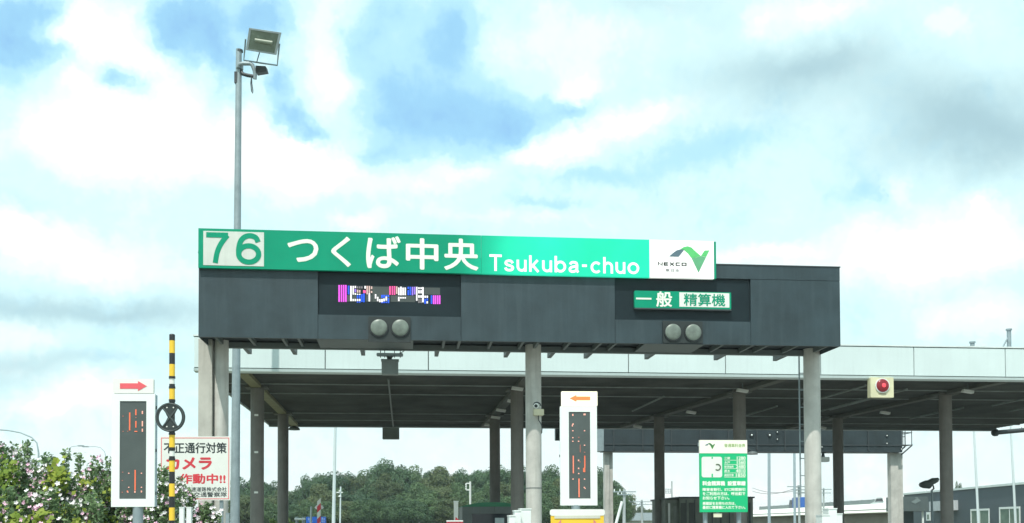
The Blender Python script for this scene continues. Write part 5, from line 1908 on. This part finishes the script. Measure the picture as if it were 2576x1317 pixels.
def crown_mesh(seed, mat):
    """unit-ish crown: height 1 from z=0.18..1, half width .45, many leaf clumps"""
    r = np.random.default_rng(seed)
    cl = []
    for _ in range(70):
        d = r.normal(size=3)
        d /= np.linalg.norm(d)
        k = r.uniform(.55, 1.0)
        p = np.array([d[0] * .41 * k, d[1] * .41 * k, .63 + (abs(d[2]) ** 1.25 * math.copysign(1, d[2])) * .33 * k])
        if p[2] < .2:
            continue
        cl.append((p, r.uniform(.075, .165)))
    pts, out = [], []
    for p, s in cl:
        n = int(150 * (s / .1) ** 2)
        dd = r.normal(size=(n, 3))
        dd /= np.linalg.norm(dd, axis=1)[:, None]
        rad = r.uniform(.5, 1.0, n) ** .6
        q = p + dd * (s * rad)[:, None] * np.array([1.15, 1.15, .8])
        pts.append(q)
        out.append(dd * 1.0 + np.array([0, 0, .25]))
    return leaves(np.concatenate(pts), .017, '', [mat], np.concatenate(out), r, .38, .62, 'crown')


def trunk_mesh(seed):
    r = random.Random(seed)
    b = B()
    b.tube([(0, 0, 0), (.01, 0, .15), (-.01, .01, .35), (.01, 0, .6), (0, 0, .8)], [.03, .024, .02, .013, .006], 8)
    for _ in range(7):
        a = r.uniform(0, 6.28)
        z = r.uniform(.2, .5)
        l_ = r.uniform(.2, .34)
        b.tube([(0, 0, z), (math.cos(a) * l_ * .5, math.sin(a) * l_ * .5, z + .09), (math.cos(a) * l_, math.sin(a) * l_, z + .24)], [.011, .008, .004], 6)
    return b.mesh('trunk', M_BARK)


TREES = {}
for kd, nm in enumerate(('dark', 'mid', 'olive')):
    TREES[kd] = [(crown_mesh(100 + kd * 10 + j, LM[kd]), trunk_mesh(50 + kd * 10 + j)) for j in range(2)]


def tree(px, ytop, Y, wpx, kind, label, group, j=0):
    tp = at(px, ytop, Y)
    h = tp.z
    if 640 < px < 790 or px > 1500:
        wpx = min(wpx, 78)
    wd2 = wpx * Y / F
    o_ = bpy.data.objects.new('broadleaf_tree', None)
    COL.objects.link(o_)
    o_.location = (tp.x, Y, 0)
    o_.rotation_euler = (0, 0, rng.uniform(0, 6.28))
    o_.scale = (wd2 / .9, wd2 / .9, h / 1.0)
    o_['label'] = label
    o_['category'] = 'tree'
    o_['group'] = group
    for nm_, me in (('crown', TREES[kind][j][0]), ('trunk', TREES[kind][j][1])):
        c_ = bpy.data.objects.new(nm_, me)
        COL.objects.link(c_)
        c_.parent = o_


KN = ('dark green', 'mid green', 'olive green')
prof = [(622, 1203), (650, 1196), (675, 1207), (700, 1235), (722, 1232), (738, 1252), (755, 1228), (780, 1195), (815, 1189), (852, 1185), (885, 1197), (912, 1186), (945, 1172), (978, 1161), (1010, 1172),
        (1045, 1179), (1080, 1180), (1112, 1177), (1145, 1184), (1180, 1182), (1212, 1180), (1240, 1172), (1275, 1178), (1310, 1178), (1345, 1180), (1380, 1178), (1420, 1184), (1460, 1180), (1500, 1178), (1522, 1190), (1545, 1212), (1560, 1232)]
near = {840: 'the tall pale lamp post', 783: 'the slim pale post', 1178: 'the small square frame post', 1245: 'the rear middle column', 1341: 'the middle concrete column', 1455: 'the right lane display',
        647: 'the front left canopy column', 712: 'the rear left canopy column', 1532: 'the far gantry column', 983: 'the hanging grey box', 1100: 'the lane opening', 920: 'the left lane opening', 1301: 'the front middle canopy column'}


def near_words(x):
    k = min(near, key=lambda v: abs(v - x))
    if abs(k - x) < 9:
        return 'straight behind ' + near[k]
    return ('just left of ' if x < k else 'just right of ') + near[k]


used_l = {}
for i, (x, y) in enumerate(prof):
    kd = (0, 1, 0, 2, 1, 0, 1)[i % 7]
    if 930 < x < 1020:
        kd = 0
    tree(x, y + rng.uniform(-2, 3), 168 + rng.uniform(-6, 6), rng.uniform(88, 132), kd, f'{KN[kd]} skyline tree {near_words(x)}' if near_words(x) not in used_l else f'{KN[kd]} skyline tree further out, {near_words(x)}', 'skyline trees of the wood', i % 2)
    used_l[near_words(x)] = 1
used_f = {}
for i, x in enumerate(range(632, 1565, 43)):
    yt = np.interp(x, [p_[0] for p_ in prof], [p_[1] for p_ in prof])
    kd = (1, 2, 0, 1, 2, 1, 0)[i % 7]
    wds = near_words(x)
    pre = 'nearer lower' if wds not in used_f else 'second nearer lower'
    used_f[wds] = 1
    tree(x + rng.uniform(-6, 6), yt + rng.uniform(26, 48), 150 + rng.uniform(-5, 5), rng.uniform(90, 130), kd, f'{pre} {KN[kd]} tree of the wood {wds}', 'middle row trees of the wood', (i + 1) % 2)
used_f = {}
for i, x in enumerate(range(615, 1560, 52)):
    kd = (2, 1, 0, 1, 1)[i % 5]
    wds = near_words(x)
    pre = 'lowest front' if wds not in used_f else 'second low front'
    used_f[wds] = 1
    tree(x + rng.uniform(-8, 8), 1253 + rng.uniform(-10, 14), 128 + rng.uniform(-4, 4), rng.uniform(90, 125), kd, f'{pre} {KN[kd]} tree of the wood {wds}', 'front row trees of the wood', i % 2)
for i, (x, y, w_) in enumerate(((1585, 1283, 40), (1612, 1276, 46), (1640, 1281, 44))):
    tree(x, y, 240, w_, 2, ('left', 'middle', 'right')[i] + ' rounded tree of the small wooded rise above the far house', 'trees on the far rise', i % 2)
tree(2411, 1211, 118, 22, 0, 'small dark tree top showing over the office building roof', 'trees behind the office', 0)

# light green bushes at the foot of the rear left columns
M_BUSH = leaf_mat('leaf_bright_green', (.035, .075, .016), (.13, .20, .045), 2.0)


def bush(name, label, cat, group, X, Y, h, w_, mat, seed, n=3500, size=.05):
    r = np.random.default_rng(seed)
    t = Thing(name, label, cat, WORLDF, (X, Y, 0), group)
    k = 40
    cs = r.normal(size=(k, 3))
    cs /= np.linalg.norm(cs, axis=1)[:, None]
    cs = cs * r.uniform(.5, 1, k)[:, None] * np.array([w_ * .38, w_ * .38, h * .42]) + np.array([0, 0, h * .52])
    idx = r.integers(0, k, n)
    dd = r.normal(size=(n, 3))
    dd /= np.linalg.norm(dd, axis=1)[:, None]
    p = cs[idx] + dd * (r.uniform(.3, 1, n) * .16 * w_)[:, None]
    p = p[p[:, 2] > .03]
    t.part('foliage', leaves(p, size, '', [mat], None, r), None)
    b = B()
    for i in range(6):
        a = r.uniform(0, 6.28)
        b.tube([(X, Y, 0), (X + math.cos(a) * w_ * .15, Y + math.sin(a) * w_ * .15, h * .35), (X + math.cos(a) * w_ * .3, Y + math.sin(a) * w_ * .3, h * .75)], [.03, .02, .008], 6)
    t.part('stems', b, M_BARK)
    return t


for i, (x, y) in enumerate(((690, 1301), (725, 1296), (760, 1302))):
    p = at(x, y, 52)
    bush('green_bush', ('left', 'middle', 'right')[i] + ' light green bush low between the rear left columns and the road sign', 'bush', 'light green bushes', p.x, 52, p.z, .95, M_BUSH, 300 + i)

# ------------------------------------------------------------------ flowering shrubs
M_SHL = leaf_mat('shrub_leaf', (.048, .110, .056), (.22, .32, .15), 3.0, .3)
M_SHY = leaf_mat('vine_leaf_yellow', (.14, .24, .04), (.34, .40, .06), 3.0, .35)
M_PET = M('pink_petal', (.78, .50, .64), .6, var=.18, scale=8)
M_PET2 = M('white_petal', (.80, .76, .78), .6, var=.06, scale=8)


def shrub(px, ytop, Y, wpx, label, seed, vine=0.0, nleaf=7500, nfl=340):
    r = np.random.default_rng(seed)
    tp = at(px, ytop, Y)
    h, w_ = tp.z, wpx * Y / F
    X = tp.x
    t = Thing('flowering_shrub', label, 'shrub', WORLDF, (X, Y, 0), 'flowering shrubs along the left edge')
    b = B()
    tips = []
    for i in range(30):
        a = r.uniform(0, 2 * math.pi)
        sp_ = r.uniform(.1, .55) * w_
        hh_ = h * (r.uniform(.72, 1.03) if i > 5 else 1.06) * (1 - .22 * (sp_ / w_))
        e_ = np.array([math.cos(a) * sp_, math.sin(a) * sp_ * .8, hh_])
        mid = np.array([e_[0] * .35, e_[1] * .35, hh_ * .5])
        tips.append((mid, e_))
        b.tube([(X, Y, 0), (X + mid[0], Y + mid[1], mid[2]), (X + e_[0], Y + e_[1], e_[2])], [.018, .011, .003], 5)
    t.part('branches', b, M_BARK)
    idx = r.integers(0, len(tips), nleaf)
    k = r.uniform(0, 1, nleaf) ** .75
    mids = np.array([m_ for m_, _ in tips])[idx]
    ends = np.array([e_ for _, e_ in tips])[idx]
    p = mids + (ends - mids) * k[:, None]
    p = np.where((r.uniform(size=nleaf) < .3)[:, None], mids * r.uniform(.3, 1, nleaf)[:, None], p)
    spread = (.13 * (1.15 - k))[:, None] * w_
    p = p + r.normal(size=(nleaf, 3)) * np.maximum(spread, .03)
    p = p[p[:, 2] > .1]
    t.part('foliage', leaves(p, .032, '', [M_SHL], np.array([0, -.2, .7]), r, 1.0, .55), None)
    # five-petalled blossoms near the outside
    fv, ff, fm = [], [], []
    bb = B()
    m_ = 0
    ccs = []
    for i in range(max(8, nfl // 6)):
        j = r.integers(0, len(tips))
        kk = r.uniform(.25, 1)
        c_ = tips[j][0] * (1 - kk) + tips[j][1] * kk + r.normal(size=3) * .06 * w_
        c_[1] -= r.uniform(0, .12) * w_
        ccs.append((c_, r.uniform(.02, .085), r.uniform() < .5))
    for i in range(nfl):
        cc_, sp_, pk_ = ccs[min(len(ccs) - 1, int(len(ccs) * r.uniform() ** 1.6))]
        c_ = cc_ + r.normal(size=3) * sp_
        if c_[2] < .3:
            continue
        c_ = Vector((X + c_[0], Y + c_[1], c_[2]))
        n_ = Vector((r.normal() * .5, -1 + r.normal() * .5, .45 + r.normal() * .4)).normalized()
        u_ = n_.cross(Vector((r.normal(), r.normal(), r.normal()))).normalized()
        v_ = n_.cross(u_)
        s_ = r.uniform(.016, .034)
        bb.cur = 0 if pk_ else 1
        for q_ in range(5):
            a0 = q_ * 1.2566
            f = lambda a, rad, out: c_ + u_ * (math.cos(a) * rad) + v_ * (math.sin(a) * rad) + n_ * out
            bb.add([c_, f(a0 - .52, s_ * .75, .012), f(a0 - .25, s_ * 1.05, .02), f(a0 + .25, s_ * 1.05, .02), f(a0 + .52, s_ * .75, .012)], [(0, 1, 2, 3, 4)])
    t.part('blossoms', bb, [M_PET, M_PET2], kind='stuff')
    if vine:
        nv_ = int(620 * vine)
        j = r.integers(0, len(tips), nv_)
        kk = r.uniform(.1, .95, nv_)[:, None]
        cl = np.stack([r.uniform(-.35, .35, 5) * w_, np.full(5, -.36 * w_), r.uniform(.45, .86, 5) * h], 1)
        p = cl[r.integers(0, 5, nv_)] + r.normal(size=(nv_, 3)) * np.array([.13 * w_, .06 * w_, .045 * h])
        t.part('vine', leaves(p, .042, '', [M_SHY], np.array([0, -1.0, .5]), r, .5, .8, 'vine'), None)
    return t


SH = [(-70, 1140, 16.2, 130, 'leftmost flowering shrub, cut by the picture edge', 1, .6), (10, 1128, 15.0, 120, 'tall pink flowering shrub with yellow green vine at the left picture edge', 2, .9),
      (85, 1118, 15.6, 120, 'tallest flowering shrub, under the arching lamp post', 3, 1.0), (150, 1143, 14.9, 110, 'flowering shrub with pale yellow vine leaves, third before the left display', 4, .8),
      (215, 1155, 15.7, 120, 'pink flowering shrub left of the left lane display', 5, .3), (275, 1160, 16.2, 110, 'flowering shrub right behind the left lane display', 6, .2),
      (345, 1190, 15.5, 110, 'low dark flowering shrub behind the post of the left lane display', 7, 0), (408, 1186, 15.2, 100, 'flowering shrub behind the striped pole', 8, 0),
      (455, 1228, 15.9, 86, 'flowering shrub partly covering the warning board', 9, 0), (515, 1276, 16.0, 66, 'small last flowering shrub below the warning board', 10, 0),
      (40, 1235, 13.9, 110, 'lower front flowering shrub with bright vine at the left edge', 12, 1.0), (130, 1248, 14.0, 100, 'lower front flowering shrub below the tallest one', 13, .7),
      (225, 1245, 14.2, 100, 'lower front flowering shrub beside the left lane display', 14, .1)]
for (x, y, Y, w_, lab, sd, vn) in SH:
    shrub(x, y, Y, w_, lab, 700 + sd, vn)

# ------------------------------------------------------------------ thin haze volume, added to lift the dark tones like glare
hz = structure('haze', B().box(-620, 620, -170, 820, -1.6, 18.5), M_GROUND)
hz['kind'] = 'stuff'
hm = bpy.data.materials.new('veil_haze')
hm.use_nodes = True
hm.node_tree.nodes.clear()
pv = hm.node_tree.nodes.new('ShaderNodeVolumePrincipled')
pv.inputs['Color'].default_value = (.86, .97, .96, 1)
pv.inputs['Density'].default_value = .00045
pv.inputs['Anisotropy'].default_value = .2
ho = hm.node_tree.nodes.new('ShaderNodeOutputMaterial')
hm.node_tree.links.new(pv.outputs[0], ho.inputs['Volume'])
hz.data.materials.clear()
hz.data.materials.append(hm)
